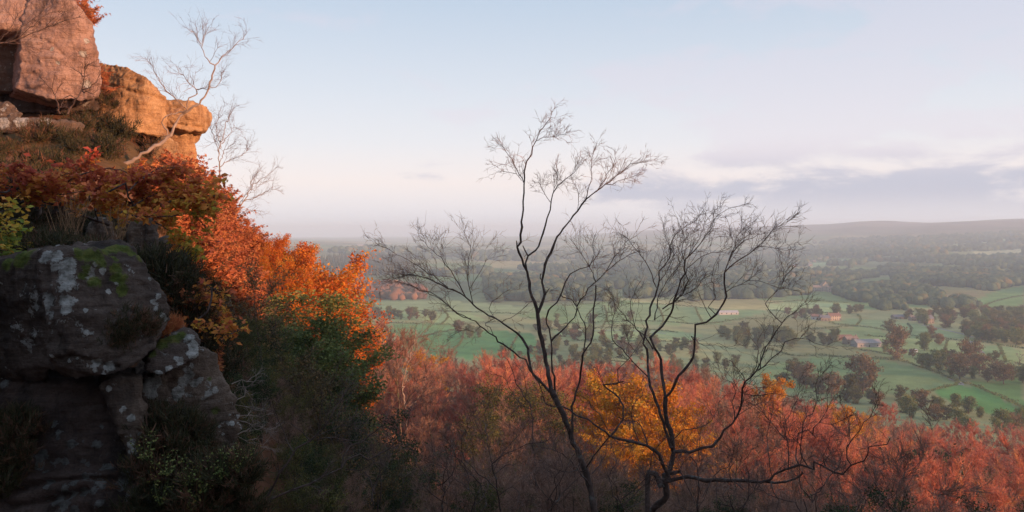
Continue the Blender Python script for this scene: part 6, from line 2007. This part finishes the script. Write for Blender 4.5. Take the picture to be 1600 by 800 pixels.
house('hill_farm', 'lone cream farm high on the moor edge', 1596, 364, 34, 14, 10, 0, 'cream_wall', 'red_roof', 1, 4)
house('far_farm', 'tiny white farm on the left far hillside', 562, 405, 26, 12, 6, 0, 'white_wall', 'grey_roof', 0, 4, cat='house')
house('far_shed', 'tiny pale long shed on the skyline of the left far hill', 565, 384, 50, 16, 6, 0, 'cream_wall', 'grey_roof', 0, 4, cat='shed', floors=1)
for k, (px, py, w) in enumerate([(1252, 415, 14), (1262, 412, 16), (1272, 410, 14), (1240, 418, 12), (1258, 409, 14), (1280, 407, 16), (1266, 416, 12)]):
    house('village_house', 'pale stone house of the hazy hillside village', px, py, w, 9, 7, rv.uniform(-20, 20), 'cream_wall', 'slate_roof', 1, 3, group='houses of the hillside village')
for k, px in enumerate((1424, 1430)):
    q = drop(px, 551, 240)
    e = link('caravan', None, loc=(q[0], q[1], q[2]), rotz=.15, label='pale blue caravan parked behind the russet trees in the field', category='caravan', kind='thing', group='caravans in the field')
    V, F = boxm(-1.3, 1.3, -1.1, 1.1, .5, 2.6)
    V[4:, 0] *= .88
    link('body', mk_mesh('body', V, [F], False, [MAT['caravan_blue']]), e)
    V, F = boxm(-.7, .7, -1.13, -1.0, 1.4, 2.1)
    link('window', mk_mesh('window', V, [F], False, [MAT['window_glass']]), e)
    for sx in (-.4, .4):
        g = Geo(); g.tube([(sx, -1.1, .3), (sx, -.9, .3)], .3, 10)
        link('wheel', g.mesh('wheel', MAT['window_glass']), e)


def lane(name, line, wd, label_mat):
    pts = np.array([drop(a, b, 240) for a, b in line])
    q = smooth_line(pts, 3.0)
    t = np.gradient(q, axis=0)[:, :2]
    nn = np.column_stack([-t[:, 1], t[:, 0]]); nn /= np.linalg.norm(nn, axis=1)[:, None]
    l, r = q[:, :2] + nn * wd / 2, q[:, :2] - nn * wd / 2
    V = np.vstack([np.column_stack([l, height(l) + .15]), np.column_stack([r, height(r) + .15])])
    n = len(q)
    i = np.arange(n - 1)
    F = np.column_stack([i, i + 1, i + n + 1, i + n])
    link(name, mk_mesh(name, V, [F], True, [MAT[label_mat]]), kind='structure')


plain('lane_stone', (0.30, 0.27, 0.24))
lane('lane', [(1520, 533), (1510, 540), (1528, 546), (1536, 552)], 3.0, 'lane_stone')
lane('lane', [(1440, 508), (1470, 514), (1500, 521), (1520, 527)], 3.5, 'lane_stone')
lane('lane', [(870, 517), (940, 516), (1040, 521)], 3.0, 'lane_stone')
lane('lane', [(1484, 592), (1500, 598), (1502, 602)], 3.0, 'lane_stone')
# ------------------------------------------------------------------ the evening air
def build_haze():
    m = bpy.data.materials.new('haze_air')
    m.use_nodes = True
    nt = m.node_tree
    nt.nodes.clear()
    o = nt.nodes.new('ShaderNodeOutputMaterial')
    v = nt.nodes.new('ShaderNodeVolumePrincipled')
    v.inputs['Color'].default_value = (0.66, 0.83, 1.0, 1)
    v.inputs['Density'].default_value = HAZE
    v.inputs['Anisotropy'].default_value = 0.0
    nt.links.new(v.outputs[0], o.inputs['Volume'])
    lo = min(ob.bound_box[0][2] for ob in bpy.data.objects if ob.name == 'ground') - 1.5
    s = 12800.0
    hi = HAZE_TOP
    V = np.array([(x, y, z) for z in (lo, hi) for y in (-s, s) for x in (-s, s)])
    F = np.array([(0, 2, 3, 1), (4, 5, 7, 6), (0, 1, 5, 4), (2, 6, 7, 3), (0, 4, 6, 2), (1, 3, 7, 5)])
    link('haze', mk_mesh('haze', V, F, False, [m]), kind='stuff', label='thin pale evening haze filling the valley air', category='haze')


HAZE = 2.3e-4
HAZE_TOP = 80.0
build_haze()
